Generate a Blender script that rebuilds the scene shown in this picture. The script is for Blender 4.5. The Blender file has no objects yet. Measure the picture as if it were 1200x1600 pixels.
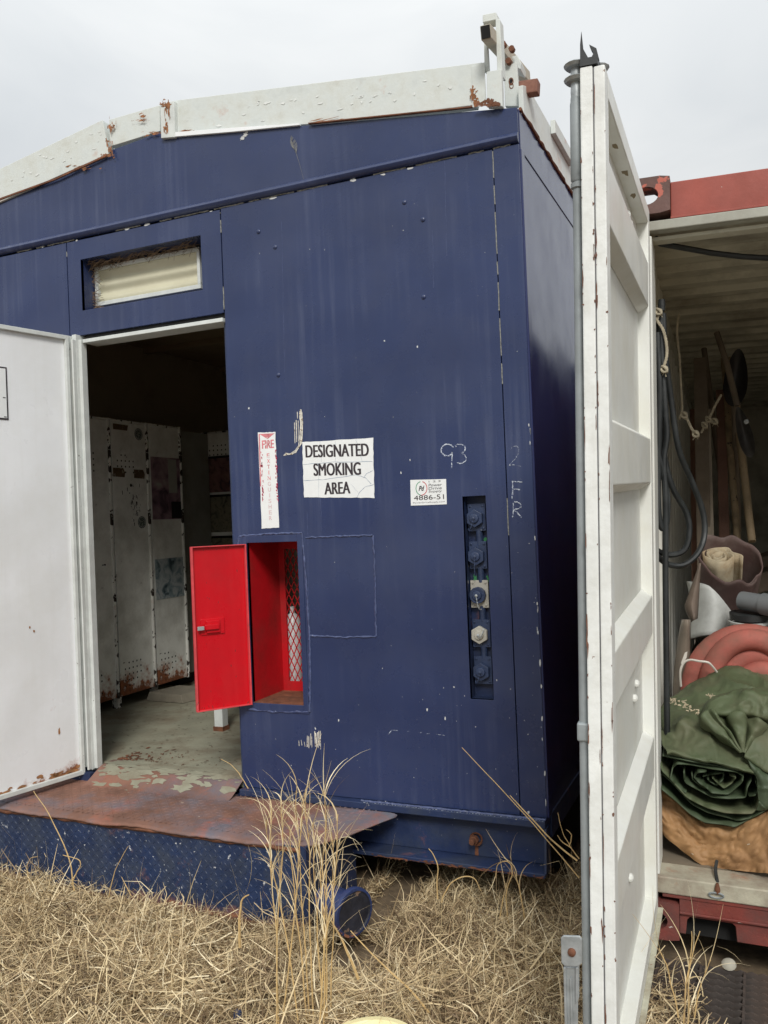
import bpy, math, random
import numpy as np
from mathutils import Matrix, Vector, noise
random.seed(7); rng = np.random.default_rng(11)
S = bpy.context.scene; COL = S.collection
R = math.radians
# ------------------------------------------------------------------ camera
FPX = 1340.16                       # focal length in pixels of the 1200 x 1600 photograph
YAW, PIT, ROL = -0.4137885, 0.0067092, -0.0406788
CF = Vector((math.sin(YAW)*math.cos(PIT), math.cos(YAW)*math.cos(PIT), math.sin(PIT)))
_r = Vector((math.cos(YAW), -math.sin(YAW), 0)); _u = _r.cross(CF)
CR = (_r*math.cos(ROL) + _u*math.sin(ROL)); CU = (_u*math.cos(ROL) - _r*math.sin(ROL))
CAM = Vector((0, 0, 1.55))
cam = bpy.data.objects.new('camera', bpy.data.cameras.new('camera')); COL.objects.link(cam)
cam.matrix_world = Matrix(((CR.x, CU.x, -CF.x, CAM.x), (CR.y, CU.y, -CF.y, CAM.y), (CR.z, CU.z, -CF.z, CAM.z), (0, 0, 0, 1)))
cam.data.sensor_fit = 'VERTICAL'; cam.data.sensor_height = 32; cam.data.lens = 32*FPX/1600
cam.data.clip_start = .05; cam.data.clip_end = 2000
S.camera = cam
# ------------------------------------------------------------------ sky, sun, exposure
SUN_EL, SUN_AZ = R(39), R(154)       # azimuth clockwise from +Y: behind the camera, a little right
w = bpy.data.worlds.new('World'); S.world = w; w.use_nodes = True
nt = w.node_tree; nt.nodes.clear()
N = nt.nodes.new; K = nt.links.new
out = N('ShaderNodeOutputWorld'); bg = N('ShaderNodeBackground'); bg.inputs[1].default_value = .1
sky = N('ShaderNodeTexSky'); sky.sky_type = 'NISHITA'; sky.sun_disc = False
sky.sun_elevation = SUN_EL; sky.sun_rotation = SUN_AZ
tc = N('ShaderNodeTexCoord'); mp = N('ShaderNodeMapping'); mp.inputs['Scale'].default_value = (1, 1, 2.6)
ns = N('ShaderNodeTexNoise'); ns.inputs['Scale'].default_value = 2.1; ns.inputs['Detail'].default_value = 6; ns.inputs['Roughness'].default_value = .48; ns.inputs['Distortion'].default_value = .6
cr = N('ShaderNodeValToRGB'); cr.color_ramp.elements[0].position = .32; cr.color_ramp.elements[1].position = .66
cr.color_ramp.elements[0].color = (.79, .83, .86, 1); cr.color_ramp.elements[1].color = (1.03, 1.05, 1.05, 1)
sep = N('ShaderNodeSeparateXYZ'); mr = N('ShaderNodeMapRange')
mr.inputs['From Min'].default_value = 0; mr.inputs['From Max'].default_value = 1
mr.inputs['To Min'].default_value = 4.2; mr.inputs['To Max'].default_value = 12.6
vm = N('ShaderNodeVectorMath'); vm.operation = 'SCALE'
mx = N('ShaderNodeMix'); mx.data_type = 'RGBA'; mx.inputs['Factor'].default_value = .95
K(tc.outputs['Generated'], mp.inputs['Vector']); K(mp.outputs[0], ns.inputs['Vector']); K(ns.outputs['Fac'], cr.inputs[0])
K(tc.outputs['Generated'], sep.inputs[0]); K(sep.outputs['Z'], mr.inputs['Value'])
K(cr.outputs[0], vm.inputs[0]); K(mr.outputs[0], vm.inputs['Scale'])
K(sky.outputs[0], mx.inputs['A']); K(vm.outputs[0], mx.inputs['B']); K(mx.outputs['Result'], bg.inputs[0]); K(bg.outputs[0], out.inputs[0])
sl = bpy.data.lights.new('sun', 'SUN'); sl.energy = 2.1; sl.angle = R(16); sl.color = (1, .965, .91)
so = bpy.data.objects.new('sun', sl); COL.objects.link(so)
sd = Vector((math.sin(SUN_AZ)*math.cos(SUN_EL), math.cos(SUN_AZ)*math.cos(SUN_EL), math.sin(SUN_EL)))
so.rotation_euler = sd.to_track_quat('Z', 'Y').to_euler(); so.location = (0, -3, 8)
S.view_settings.view_transform = 'Standard'; S.view_settings.look = 'None'
S.view_settings.exposure = .22; S.view_settings.gamma = 1; S.view_settings.use_curve_mapping = False
S.render.engine = 'CYCLES'

# ------------------------------------------------------------------ frames: the building's is the world's, the container stands a little askew
I4 = Matrix.Identity(4)
CON = (Matrix.Translation((-.45172, 2.93593, .10272)) @
       Matrix(((.99881, -.04034, .02746, 0), (.04002, .99913, .01206, 0), (-.02792, -.01095, .99955, 0), (0, 0, 0, 1))))
def WP(px, py, ax, val, F=I4):
    """point of the plane coordinate[ax] = val (in frame F) seen at a pixel of the photograph"""
    d = CF*FPX + CR*(px-600) - CU*(py-800)
    Fi = F.inverted(); c = Fi @ CAM; dl = Fi.to_3x3() @ d
    return c + dl*((val - c[ax])/dl[ax])
def W(px, py, y=3.2): return WP(px, py, 1, y)
def Cp(px, py, y): return WP(px, py, 1, y, CON)

# ------------------------------------------------------------------ mesh building
ROOTS = {}
class MB:
    def __init__(s): s.v = []; s.f = []; s.cuts = []
    def add(s, vs, fs):
        n = len(s.v); s.cuts.append((n, len(s.f))); s.v += [tuple(v) for v in vs]; s.f += [tuple(i+n for i in f) for f in fs]; return s
    def box(s, x0, x1, y0, y1, z0, z1):
        return s.add([(x0,y0,z0),(x1,y0,z0),(x1,y1,z0),(x0,y1,z0),(x0,y0,z1),(x1,y0,z1),(x1,y1,z1),(x0,y1,z1)],
                     [(0,3,2,1),(4,5,6,7),(0,1,5,4),(1,2,6,5),(2,3,7,6),(3,0,4,7)])
    def obox(s, c, a, b, d):          # centre and three half vectors
        c, a, b, d = map(Vector, (c, a, b, d))
        P = [c+a*i+b*j+d*k for k in (-1,1) for j in (-1,1) for i in (-1,1)]
        return s.add(P, [(0,2,3,1),(4,5,7,6),(0,1,5,4),(1,3,7,5),(3,2,6,7),(2,0,4,6)])
    def bar(s, p, q, wd, th, up=(0,0,1)):   # rectangular bar from p to q
        p, q = Vector(p), Vector(q); d = (q-p); u = Vector(up); sd_ = d.cross(u).normalized(); u2 = sd_.cross(d).normalized()
        return s.obox((p+q)/2, d/2, sd_*wd/2, u2*th/2)
    def prism(s, pts, vec):           # polygon extruded by vec
        pts = [Vector(p) for p in pts]; vec = Vector(vec); n = len(pts)
        return s.add(pts+[p+vec for p in pts], [tuple(range(n)), tuple(range(2*n-1, n-1, -1))] +
                     [((i+1) % n, i, n+i, n+(i+1) % n) for i in range(n)])
    def tube(s, pts, r, n=8, caps=True):
        pts = [Vector(p) for p in pts]; m = len(pts)
        rr = r if hasattr(r, '__len__') else [r]*m
        T = [(pts[min(i+1, m-1)]-pts[max(i-1, 0)]).normalized() for i in range(m)]
        ref = Vector((0,0,1)) if abs(T[0].z) < .9 else Vector((1,0,0))
        u = T[0].cross(ref).normalized(); vs = []
        for i in range(m):
            u = (u - T[i]*u.dot(T[i])).normalized(); v_ = T[i].cross(u)
            for k in range(n):
                a = 2*math.pi*k/n; vs.append(pts[i]+(u*math.cos(a)+v_*math.sin(a))*rr[i])
        fs = [(i*n+k, i*n+(k+1) % n, (i+1)*n+(k+1) % n, (i+1)*n+k) for i in range(m-1) for k in range(n)]
        if caps: fs += [tuple(range(n-1, -1, -1)), tuple((m-1)*n+k for k in range(n))]
        return s.add(vs, fs)
    def lathe(s, prof, p0, ax, n=24, cap=False):   # prof: (distance along axis, radius)
        p0, ax = Vector(p0), Vector(ax).normalized()
        u = ax.cross(Vector((0,0,1)) if abs(ax.z) < .9 else Vector((1,0,0))).normalized(); v_ = ax.cross(u)
        vs = [p0+ax*h+(u*math.cos(2*math.pi*k/n)+v_*math.sin(2*math.pi*k/n))*r for h, r in prof for k in range(n)]
        m = len(prof)
        fs = [(i*n+k, i*n+(k+1) % n, (i+1)*n+(k+1) % n, (i+1)*n+k) for i in range(m-1) for k in range(n)]
        if cap: fs += [tuple(range(n-1, -1, -1)), tuple((m-1)*n+k for k in range(n))]
        return s.add(vs, fs)
    def grid(s, fn, nu, nv, thick=None):
        vs = [fn(i/nu, j/nv) for j in range(nv+1) for i in range(nu+1)]
        return s.add(vs, [(j*(nu+1)+i, j*(nu+1)+i+1, (j+1)*(nu+1)+i+1, (j+1)*(nu+1)+i) for j in range(nv) for i in range(nu)])
    def strip(s, pts, wd, nrm, jit=0):   # flat ribbon on a plane
        pts = [Vector(p) for p in pts]; nrm = Vector(nrm); vs = []
        m = len(pts)
        for i, p in enumerate(pts):
            t = pts[min(i+1, m-1)]-pts[max(i-1, 0)]; sd_ = t.cross(nrm).normalized()
            ww = wd*(1+jit*random.uniform(-1, 1))*.5
            vs += [p-sd_*ww, p+sd_*ww]
        return s.add(vs, [(2*i, 2*i+1, 2*i+3, 2*i+2) for i in range(m-1)])
    def blot(s, c, ru, rv, u=(1,0,0), v=(0,0,1), n=18, rough=.35, seed=0):
        c, u, v = Vector(c), Vector(u), Vector(v); vs = [c]
        for k in range(n):
            a = 2*math.pi*k/n; q = 1+rough*random.uniform(-1, .7)
            vs.append(c+u*ru*q*math.cos(a)+v*rv*q*math.sin(a))
        return s.add(vs, [(0, k+1, (k+1) % n+1) for k in range(n)])
    def text(s, txt, c, wd, ht, u=(1,0,0), v=(0,0,1), bold=0, off=.0005):
        cu = bpy.data.curves.new('t', 'FONT'); cu.body = txt; cu.size = 1; cu.offset = bold; cu.resolution_u = 4
        o = bpy.data.objects.new('t', cu); COL.objects.link(o)
        me = bpy.data.meshes.new_from_object(o.evaluated_get(bpy.context.evaluated_depsgraph_get()))
        co = [p.co.copy() for p in me.vertices]; fs = [tuple(p.vertices) for p in me.polygons]
        bpy.data.objects.remove(o); bpy.data.curves.remove(cu); bpy.data.meshes.remove(me)
        if not co: return s
        x0, x1 = min(p.x for p in co), max(p.x for p in co); y0, y1 = min(p.y for p in co), max(p.y for p in co)
        c, u, v = Vector(c), Vector(u), Vector(v)
        return s.add([c+u*((p.x-x0)/(x1-x0)-.5)*wd+v*((p.y-y0)/(y1-y0)-.5)*ht for p in co], fs)
    def build(s, name, mat, parent=None, F=I4, label=None, cat=None, group=None, kind=None, smooth=False, bevel=0, origin=None, noisy=0, each=False):
        if each and len(s.cuts) > 1:
            o = None
            for (a, c), (d, e) in zip(s.cuts, s.cuts[1:]+[(len(s.v), len(s.f))]):
                q = MB(); q.v = s.v[a:d]; q.f = [tuple(i-a for i in f) for f in s.f[c:e]]
                o = q.build(name, mat, parent, F, label, cat, group, kind, smooth, bevel, origin, noisy)
            return o
        me = bpy.data.meshes.new(name); V = [F @ Vector(v) for v in s.v]
        if noisy:
            V = [p + Vector(noise.noise_vector(p*14))*noisy for p in V]
        o = bpy.data.objects.new(name, me); COL.objects.link(o)
        if parent is not None:
            M = ROOTS[parent.name]; o.parent = parent; ROOTS[o.name] = M
        else:
            A = [F.inverted() @ p for p in V]
            xs, ys, zs = zip(*A)
            og = origin or ((min(xs)+max(xs))/2, (min(ys)+max(ys))/2, min(zs))
            M = F @ Matrix.Translation(og); o.matrix_world = M; ROOTS[o.name] = M
        Mi = M.inverted()
        me.from_pydata([tuple(Mi @ p) for p in V], [], s.f); me.update()
        if smooth:
            me.shade_smooth()
            try: me.set_sharp_from_angle(angle=R(40))
            except Exception: pass
        if mat: me.materials.append(mat)
        if bevel:
            b = o.modifiers.new('bevel', 'BEVEL'); b.width = bevel; b.segments = 2; b.limit_method = 'ANGLE'; b.angle_limit = R(40)
            b.harden_normals = False
        for k, x in (('label', label), ('category', cat), ('group', group), ('kind', kind)):
            if x: o[k] = x
        return o
def thing(name, label, cat, loc=(0,0,0), F=I4, group=None, kind=None):
    o = bpy.data.objects.new(name, None); COL.objects.link(o); o.empty_display_size = .1
    M = F @ Matrix.Translation(loc); o.matrix_world = M; ROOTS[o.name] = M
    o['label'] = label; o['category'] = cat
    if group: o['group'] = group
    if kind: o['kind'] = kind
    return o
def kin(src, par, loc, rot=None, sc=None, label=None):       # another copy of a part, sharing its mesh
    c = src.copy(); COL.objects.link(c); c.parent = par; ROOTS[c.name] = ROOTS[par.name]
    c.location = loc
    return c

# ------------------------------------------------------------------ materials
def mat(name, col, rough=.5, metal=0., spec=.5, var=.12, vs=5., streak=0., scol=(.5,.5,.5), chips=0., ccol=(.6,.58,.52), cs=40.,
        rust=0., rcol=(.16,.055,.022), rs=9., rz=None, bump=.15, bs=90., grime=0., gcol=(.08,.065,.045), gs=3., coat=0., wave=0.):
    m = bpy.data.materials.new(name); m.use_nodes = True; t = m.node_tree; n = t.nodes.new; k = t.links.new
    B = t.nodes['Principled BSDF']
    tc = n('ShaderNodeTexCoord')
    def nz(scale, detail=5, sc3=None, rgh=.6):
        a = n('ShaderNodeTexNoise'); a.inputs['Scale'].default_value = scale; a.inputs['Detail'].default_value = detail; a.inputs['Roughness'].default_value = rgh
        if sc3:
            mpp = n('ShaderNodeMapping'); mpp.inputs['Scale'].default_value = sc3; k(tc.outputs['Object'], mpp.inputs[0]); k(mpp.outputs[0], a.inputs['Vector'])
        else: k(tc.outputs['Object'], a.inputs['Vector'])
        return a.outputs['Fac']
    def ramp(src, a, b, lo=0., hi=1.):
        r = n('ShaderNodeMapRange'); r.inputs['From Min'].default_value = a; r.inputs['From Max'].default_value = b
        r.inputs['To Min'].default_value = lo; r.inputs['To Max'].default_value = hi; k(src, r.inputs['Value']); return r.outputs[0]
    def mix(f, a, b):
        x = n('ShaderNodeMix'); x.data_type = 'RGBA'
        if isinstance(f, float): x.inputs['Factor'].default_value = f
        else: k(f, x.inputs['Factor'])
        for s_, v in (('A', a), ('B', b)):
            if isinstance(v, tuple): x.inputs[s_].default_value = (*v[:3], 1)
            else: k(v, x.inputs[s_])
        return x.outputs['Result']
    def mul(a, b):
        x = n('ShaderNodeMath'); x.operation = 'MULTIPLY'
        for i, v in enumerate((a, b)):
            if isinstance(v, float): x.inputs[i].default_value = v
            else: k(v, x.inputs[i])
        return x.outputs[0]
    lo = tuple(c*(1-var) for c in col); hi = tuple(min(1, c*(1+var)) for c in col)
    c = mix(ramp(nz(vs), .3, .7), lo, hi)
    rg = ramp(nz(vs*2.3), .3, .7, max(.03, rough-.08), min(1, rough+.1))
    if grime: 
        g = mul(ramp(nz(gs, 8, None, .68), .44, .66), float(grime)); c = mix(g, c, gcol); rg = mix(g, rg, (.8,.8,.8))
    if streak:
        g = mul(mul(ramp(nz(1, 4, (26, 26, .9)), .50, .80), ramp(nz(1.5, 4), .42, .62)), float(streak)*1.7); c = mix(g, c, scol)
    if chips:
        g = ramp(nz(cs, 4), .76-chips*.5, .775-chips*.5); c = mix(g, c, ccol)
    if rust or rz:
        f = nz(rs, 9, None, .7)
        if rz:
            sp = n('ShaderNodeSeparateXYZ'); k(tc.outputs['Object'], sp.inputs[0]); gz = ramp(sp.outputs['Z'], rz[0], rz[1], .42, 0.)
            ad = n('ShaderNodeMath'); k(f, ad.inputs[0]); k(gz, ad.inputs[1]); f = ad.outputs[0]
        th = .80-rust*.35
        g = ramp(f, th, th+.05)
        rc = mix(ramp(nz(rs*4, 6), .35, .65), tuple(x*.55 for x in rcol), tuple(min(1, x*1.9) for x in rcol))
        halo = mul(ramp(f, th-.09, th+.02), .45)
        c = mix(halo, c, tuple(min(1, x*2.2) for x in rcol)); c = mix(g, c, rc); rg = mix(g, rg, (.85,.85,.85))
    k(c, B.inputs['Base Color']); k(rg, B.inputs['Roughness'])
    B.inputs['Metallic'].default_value = metal; B.inputs['Specular IOR Level'].default_value = spec
    if coat: B.inputs['Coat Weight'].default_value = coat; B.inputs['Coat Roughness'].default_value = .12
    if bump or wave:
        b = n('ShaderNodeBump'); b.inputs['Strength'].default_value = bump; b.inputs['Distance'].default_value = .002
        k(nz(bs, 5), b.inputs['Height']); last = b.outputs[0]
        if wave:
            b2 = n('ShaderNodeBump'); b2.inputs['Strength'].default_value = 1; b2.inputs['Distance'].default_value = wave
            k(nz(2.2, 1), b2.inputs['Height']); k(last, b2.inputs['Normal']); last = b2.outputs[0]
        k(last, B.inputs['Normal'])
    return m
BLUE = (.025, .039, .107)
blue = mat('blue_paint', BLUE, .23, var=.12, vs=1.6, streak=.38, scol=(.10,.12,.20), chips=0., ccol=(.5,.5,.5), cs=55, bump=.12, bs=140, wave=.028, grime=.28, gcol=(.05,.06,.105), gs=1.9)
blue_dk = mat('blue_paint_skid', (.018,.032,.088), .45, var=.25, vs=7, chips=.14, ccol=(.32,.32,.32), cs=34, rust=.30, rs=7, bump=.4, grime=.5, gcol=(.045,.055,.07), gs=6)
blue_side = mat('blue_paint_side', (.022,.03,.10), .17, var=.08, vs=1.6, streak=.12, scol=(.1,.1,.17), bump=.0, wave=.006)
blue_plate = mat('blue_checker_paint', (.017,.033,.086), .42, var=.25, vs=11, chips=.16, ccol=(.5,.51,.53), cs=42, rust=.30, rs=6, rcol=(.17,.07,.035), rz=(-.02,.10), bump=.4, grime=.5, gcol=(.05,.06,.075), gs=9)
blue_nut = mat('blue_connector', (.028,.045,.10), .45, var=.25, vs=30, chips=.1, ccol=(.3,.32,.34), cs=90, bump=.5)
bead = mat('painted_weld', (.062,.082,.175), .45, var=.4, vs=60, bump=.5, chips=.15, ccol=(.28,.3,.36), cs=120)
dark = mat('dark_gap', (.008,.008,.008), .9, bump=0)  # near-black; also stands in for shade in gaps and holes
caulk = mat('old_sealant', (.22,.22,.2), .8, var=.5, vs=90)
white_beam = mat('peeling_white_beam', (.64,.68,.66), .6, var=.14, vs=9, grime=.5, gcol=(.40,.39,.33), gs=9, rust=.34, rs=5.5, rcol=(.2,.075,.03), bump=.5, bs=34, streak=.12, scol=(.45,.42,.33))
white_door = mat('white_gloss_door', (.84,.86,.88), .3, var=.04, vs=3, grime=.3, gcol=(.66,.66,.62), gs=2.5, streak=.12, scol=(.6,.6,.56), rust=.12, rs=8, rz=(.36,.50), bump=.08, wave=.01)
white_trim = mat('white_trim', (.62,.65,.63), .45, var=.1, vs=14, chips=.12, ccol=(.16,.15,.14), cs=36, rust=.24, rs=7, bump=.35, grime=.25, gcol=(.35,.34,.3))
cont_white = mat('container_white', (.74,.755,.72), .42, var=.05, vs=4, grime=.3, gcol=(.55,.52,.40), gs=3.2, chips=.0, ccol=(.23,.12,.08), cs=24, rust=.04, rs=9, bump=.2, wave=.004)
cont_edge = mat('container_white_chipped', (.76,.78,.76), .5, var=.08, vs=12, chips=.10, ccol=(.24,.15,.11), cs=36, rust=.15, rs=10, rcol=(.18,.075,.04), grime=.35, gcol=(.5,.5,.45), gs=14, streak=.4, scol=(.45,.42,.38), bump=.6, bs=60)
cream = mat('container_cream_rail', (.52,.51,.40), .6, var=.15, vs=8, grime=.85, gcol=(.22,.18,.12), gs=7, rust=.26, chips=.1, ccol=(.25,.13,.09), bump=.3)
cont_in = mat('container_inner_paint', (.72,.72,.63), .55, var=.1, vs=4, grime=.35, gcol=(.20,.17,.12), gs=4, rust=.1, bump=.2)
cont_wall = mat('container_wall_lit', (.80,.80,.73), .5, var=.06, vs=4, grime=.2, gcol=(.3,.26,.2), gs=5, bump=.15)  # lighter copy of the inner paint, for the light on the left wall
cont_roof = mat('container_inner_shaded', (.50,.485,.395), .65, var=.12, vs=4, grime=.6, gcol=(.10,.08,.05), gs=3, bump=.2)  # darker copy of the inner paint, for the shade deeper inside
red_steel = mat('container_red', (.30,.060,.040), .55, var=.16, vs=4, grime=.55, gcol=(.19,.05,.035), gs=3.5, chips=.04, ccol=(.4,.35,.32), bump=.2)
red_worn = mat('container_red_worn', (.20,.042,.032), .6, var=.3, vs=7, grime=.7, gcol=(.075,.05,.045), gs=5, chips=.13, ccol=(.5,.43,.38), cs=22, rust=.35, rs=8, bump=.6)
cast_m = mat('casting_brown', (.11,.055,.045), .65, var=.3, vs=11, chips=.3, ccol=(.42,.11,.075), cs=13, rust=.2, bump=.6)
red_box = mat('red_gloss', (.56,.004,.012), .3, var=.05, vs=3, bump=.12, spec=.35, grime=.35, gcol=(.34,.012,.015), gs=4, streak=.2, scol=(.62,.05,.05))
red_in = mat('red_inside', (.50,.008,.014), .38, var=.12, vs=4, grime=.45, gcol=(.16,.02,.015), gs=5, bump=.15)
red_edge = mat('red_faded_edge', (.62,.06,.07), .5, var=.2, vs=20, chips=.15, ccol=(.17,.08,.06), cs=30, rust=.2)
rust_m = mat('rust', (.17,.065,.032), .85, var=.45, vs=22, grime=.5, gcol=(.07,.035,.022), gs=12, bump=1, bs=70)
rust_floor = mat('rusty_tread', (.23,.115,.08), .8, var=.38, vs=4, grime=.95, gcol=(.12,.145,.19), gs=2.2, chips=.12, ccol=(.45,.36,.28), cs=20, rust=.5, rs=5, rcol=(.17,.055,.035), bump=.8, bs=50)
galv = mat('galvanised', (.42,.45,.46), .5, .55, var=.2, vs=30, grime=.3, gcol=(.25,.26,.26), gs=18, bump=.3)
galv_dull = mat('galvanised_dull', (.30,.33,.34), .62, .3, var=.15, vs=12, grime=.3, gcol=(.2,.21,.21), gs=8, bump=.2)
locker_m = mat('locker_paint', (.84,.85,.80), .5, var=.08, vs=6, grime=.4, gcol=(.30,.28,.22), gs=5, chips=.1, ccol=(.05,.035,.025), cs=20, rz=(.02, .34), rust=.1, rs=9, rcol=(.17,.06,.025), bump=.25)
locker_edge = mat('locker_edge', (.80,.80,.75), .6, var=.15, vs=9, chips=.40, ccol=(.035,.025,.02), cs=17, rust=.3, rs=10, bump=.5)
inside_m = mat('interior_panel', (.46,.41,.32), .7, var=.15, vs=3, grime=.4, gcol=(.08,.06,.04), bump=.2)
ceil_in = mat('interior_ceiling', (.38,.30,.2), .8, var=.2, vs=3, grime=.4, gcol=(.05,.035,.02), bump=.2)
floor_in = mat('interior_floor', (.30,.295,.22), .7, var=.15, vs=5, grime=.65, gcol=(.15,.10,.06), gs=4, chips=.08, ccol=(.10,.05,.025), cs=12, rust=.22, rs=4.5, rcol=(.16,.075,.04), bump=.5)
glass_m = mat('frosted_pane', (.62,.60,.45), .35, var=.06, vs=3, grime=.25, gcol=(.42,.38,.26), gs=4, bump=.2)
vinyl = mat('white_vinyl', (.80,.82,.82), .45, var=.03, vs=14, grime=.08, gcol=(.6,.6,.6), gs=12, bump=.15)
crack_m = mat('crack_line', (.30,.36,.44), .8, bump=0)
ink = mat('black_ink', (.035,.026,.032), .5, var=.1, bump=0)
ink_grey = mat('grey_ink', (.16,.16,.17), .6, bump=0)
pink = mat('faded_red_print', (.62,.20,.22), .6, var=.35, vs=40, bump=0, chips=.35, ccol=(.75,.7,.7), cs=60)
pink2 = mat('very_faded_print', (.66,.50,.51), .6, var=.15, vs=40, bump=0)
redp = mat('strong_red_print', (.50,.03,.09), .5, var=.3, vs=60, bump=0)
chalk = mat('chalk_mark', (.55,.60,.68), .8, var=.2, vs=80, chips=.5, ccol=(.08,.1,.2), cs=160, bump=0)
scrape = mat('bare_scrape', (.66,.63,.55), .6, var=.25, vs=60, chips=.35, ccol=(.25,.18,.11), cs=70, bump=.5)
fleck = mat('pale_fleck', (.55,.56,.56), .6, bump=0)
stone_w = mat('pale_connector', (.48,.46,.40), .5, var=.1, vs=20, grime=.2, bump=.3)
nest_m = mat('nest_straw', (.20,.135,.085), .9, var=.4, vs=40, bump=0)
wood_m = mat('weathered_wood', (.13,.10,.07), .8, var=.3, vs=5, streak=.7, scol=(.06,.045,.03), grime=.4, gcol=(.06,.045,.03), gs=8, bump=.8, bs=60)
wood_y = mat('pale_handle_wood', (.25,.185,.11), .75, var=.25, vs=14, chips=.15, ccol=(.06,.04,.03), cs=28, bump=.4)
wood_r = mat('reddish_wood', (.12,.058,.036), .75, var=.25, vs=9, streak=.6, scol=(.1,.035,.02), bump=.5)
wood_cut = mat('timber_stub_wood', (.25,.115,.08), .8, var=.3, vs=12, grime=.5, gcol=(.10,.045,.035), gs=14, bump=.8)
rubber = mat('black_rubber', (.018,.021,.022), .5, var=.25, vs=9, grime=.3, gcol=(.06,.065,.065), gs=9, bump=.2)
rope_m = mat('natural_rope', (.42,.37,.27), .9, var=.25, vs=60, bump=1, bs=220)
hose_r = mat('dusty_red_hose', (.38,.115,.09), .7, var=.2, vs=9, grime=.9, gcol=(.23,.115,.085), gs=6, chips=.04, ccol=(.08,.04,.035), cs=26, bump=.6, spec=.3)
tie_m = mat('white_tie', (.62,.58,.52), .5, bump=.1)
burg = mat('burgundy_sheet', (.095,.055,.050), .65, var=.25, vs=7, grime=.9, gcol=(.16,.125,.11), gs=5, bump=.5)
burlap = mat('dirty_cream_cloth', (.42,.36,.25), .85, var=.25, vs=16, grime=.55, gcol=(.24,.13,.04), gs=12, bump=.7)
plastic_w = mat('grimy_white_plastic', (.50,.52,.50), .5, var=.08, vs=6, grime=.4, gcol=(.16,.14,.13), gs=7, bump=.15)
pvc = mat('grey_pvc', (.17,.185,.195), .42, var=.1, vs=12, grime=.3, gcol=(.1,.09,.08), bump=.1)
tarp_m = mat('olive_tarp', (.085,.108,.055), .60, var=.16, vs=5, grime=.5, gcol=(.17,.14,.095), gs=3.3, bump=.6, bs=60, spec=.35)
tarp_in = mat('olive_tarp_shaded', (.050,.075,.038), .6, var=.16, vs=7, grime=.15, gcol=(.11,.1,.07), gs=5, bump=.25, bs=120)  # darker copy of the tarp colour, for the shade between plies
card = mat('brown_cardboard', (.36,.20,.085), .7, var=.2, vs=7, grime=.9, gcol=(.20,.105,.045), gs=6, bump=.8, bs=22, streak=.5, scol=(.24,.13,.055))
plywood = mat('container_floor_board', (.20,.165,.12), .8, var=.2, vs=6, grime=.4, gcol=(.1,.08,.055), bump=.5)
grate_m = mat('rusty_grating', (.055,.045,.04), .75, var=.35, vs=20, grime=.4, gcol=(.12,.07,.045), gs=12, bump=.7)
stone_m = mat('pale_stone', (.36,.34,.28), .7, var=.12, vs=20, bump=.4)
yellow_m = mat('pale_yellow_plastic', (.75,.68,.38), .45, var=.08, vs=8, grime=.25, gcol=(.35,.25,.12), gs=14, bump=.2)
soil = mat('dry_soil', (.13,.095,.06), .95, var=.35, vs=16, grime=.5, gcol=(.26,.19,.11), gs=28, bump=1, bs=60)
block_m = mat('dusty_block', (.22,.2,.155), .85, var=.2, vs=14, grime=.4, gcol=(.12,.1,.07), bump=.8)
def print_mat(name, cols, scale, grey=False):
    m = bpy.data.materials.new(name); m.use_nodes = True; t = m.node_tree; n = t.nodes.new; k = t.links.new; B = t.nodes['Principled BSDF']
    tc = n('ShaderNodeTexCoord'); a = n('ShaderNodeTexNoise'); a.inputs['Scale'].default_value = scale; a.inputs['Detail'].default_value = 3; a.inputs['Distortion'].default_value = 1.2
    k(tc.outputs['Object'], a.inputs['Vector']); r = n('ShaderNodeValToRGB'); k(a.outputs['Fac'], r.inputs[0])
    el = r.color_ramp.elements; el[0].position = .3; el[0].color = (*cols[0], 1); el[1].position = .7; el[1].color = (*cols[-1], 1)
    for i, c in enumerate(cols[1:-1]):
        e = el.new(.3+.4*(i+1)/(len(cols)-1)); e.color = (*c, 1)
    k(r.outputs[0], B.inputs['Base Color']); B.inputs['Roughness'].default_value = .5; return m
post_a = print_mat('faded_print_purple', [(.05,.03,.05), (.20,.12,.16), (.34,.24,.26), (.42,.40,.38)], 7)
post_b = print_mat('faded_print_blue_grey', [(.04,.07,.09), (.25,.33,.36), (.5,.54,.55), (.22,.3,.34)], 11)
post_c = print_mat('faded_print_brown', [(.04,.04,.03), (.15,.14,.10), (.22,.2,.14), (.1,.09,.06)], 16)
post_d = print_mat('faded_print_rose', [(.04,.03,.04), (.17,.08,.08), (.24,.13,.12), (.12,.07,.06)], 13)

# ================================================================== SETTING: ground
def gh(x, y): return .035*noise.noise(Vector((x*1.3, y*1.3, 0)))+.012*noise.noise(Vector((x*5, y*5, 3)))
g = MB(); xs = [-400,-120,-40,-14]+[-8+i*.25 for i in range(61)]+[14,40,120,400]; ys = [-400,-120,-40,-12]+[-4+i*.25 for i in range(57)]+[16,40,120,400]
vs = [(x, y, gh(x, y) if (abs(x) < 9 and -5 < y < 11) else 0) for y in ys for x in xs]
nx = len(xs); g.add(vs, [(j*nx+i, j*nx+i+1, (j+1)*nx+i+1, (j+1)*nx+i) for j in range(len(ys)-1) for i in range(nx-1)])
g.build('ground', soil, kind='structure', smooth=True, origin=(0, 0, 0))

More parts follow.
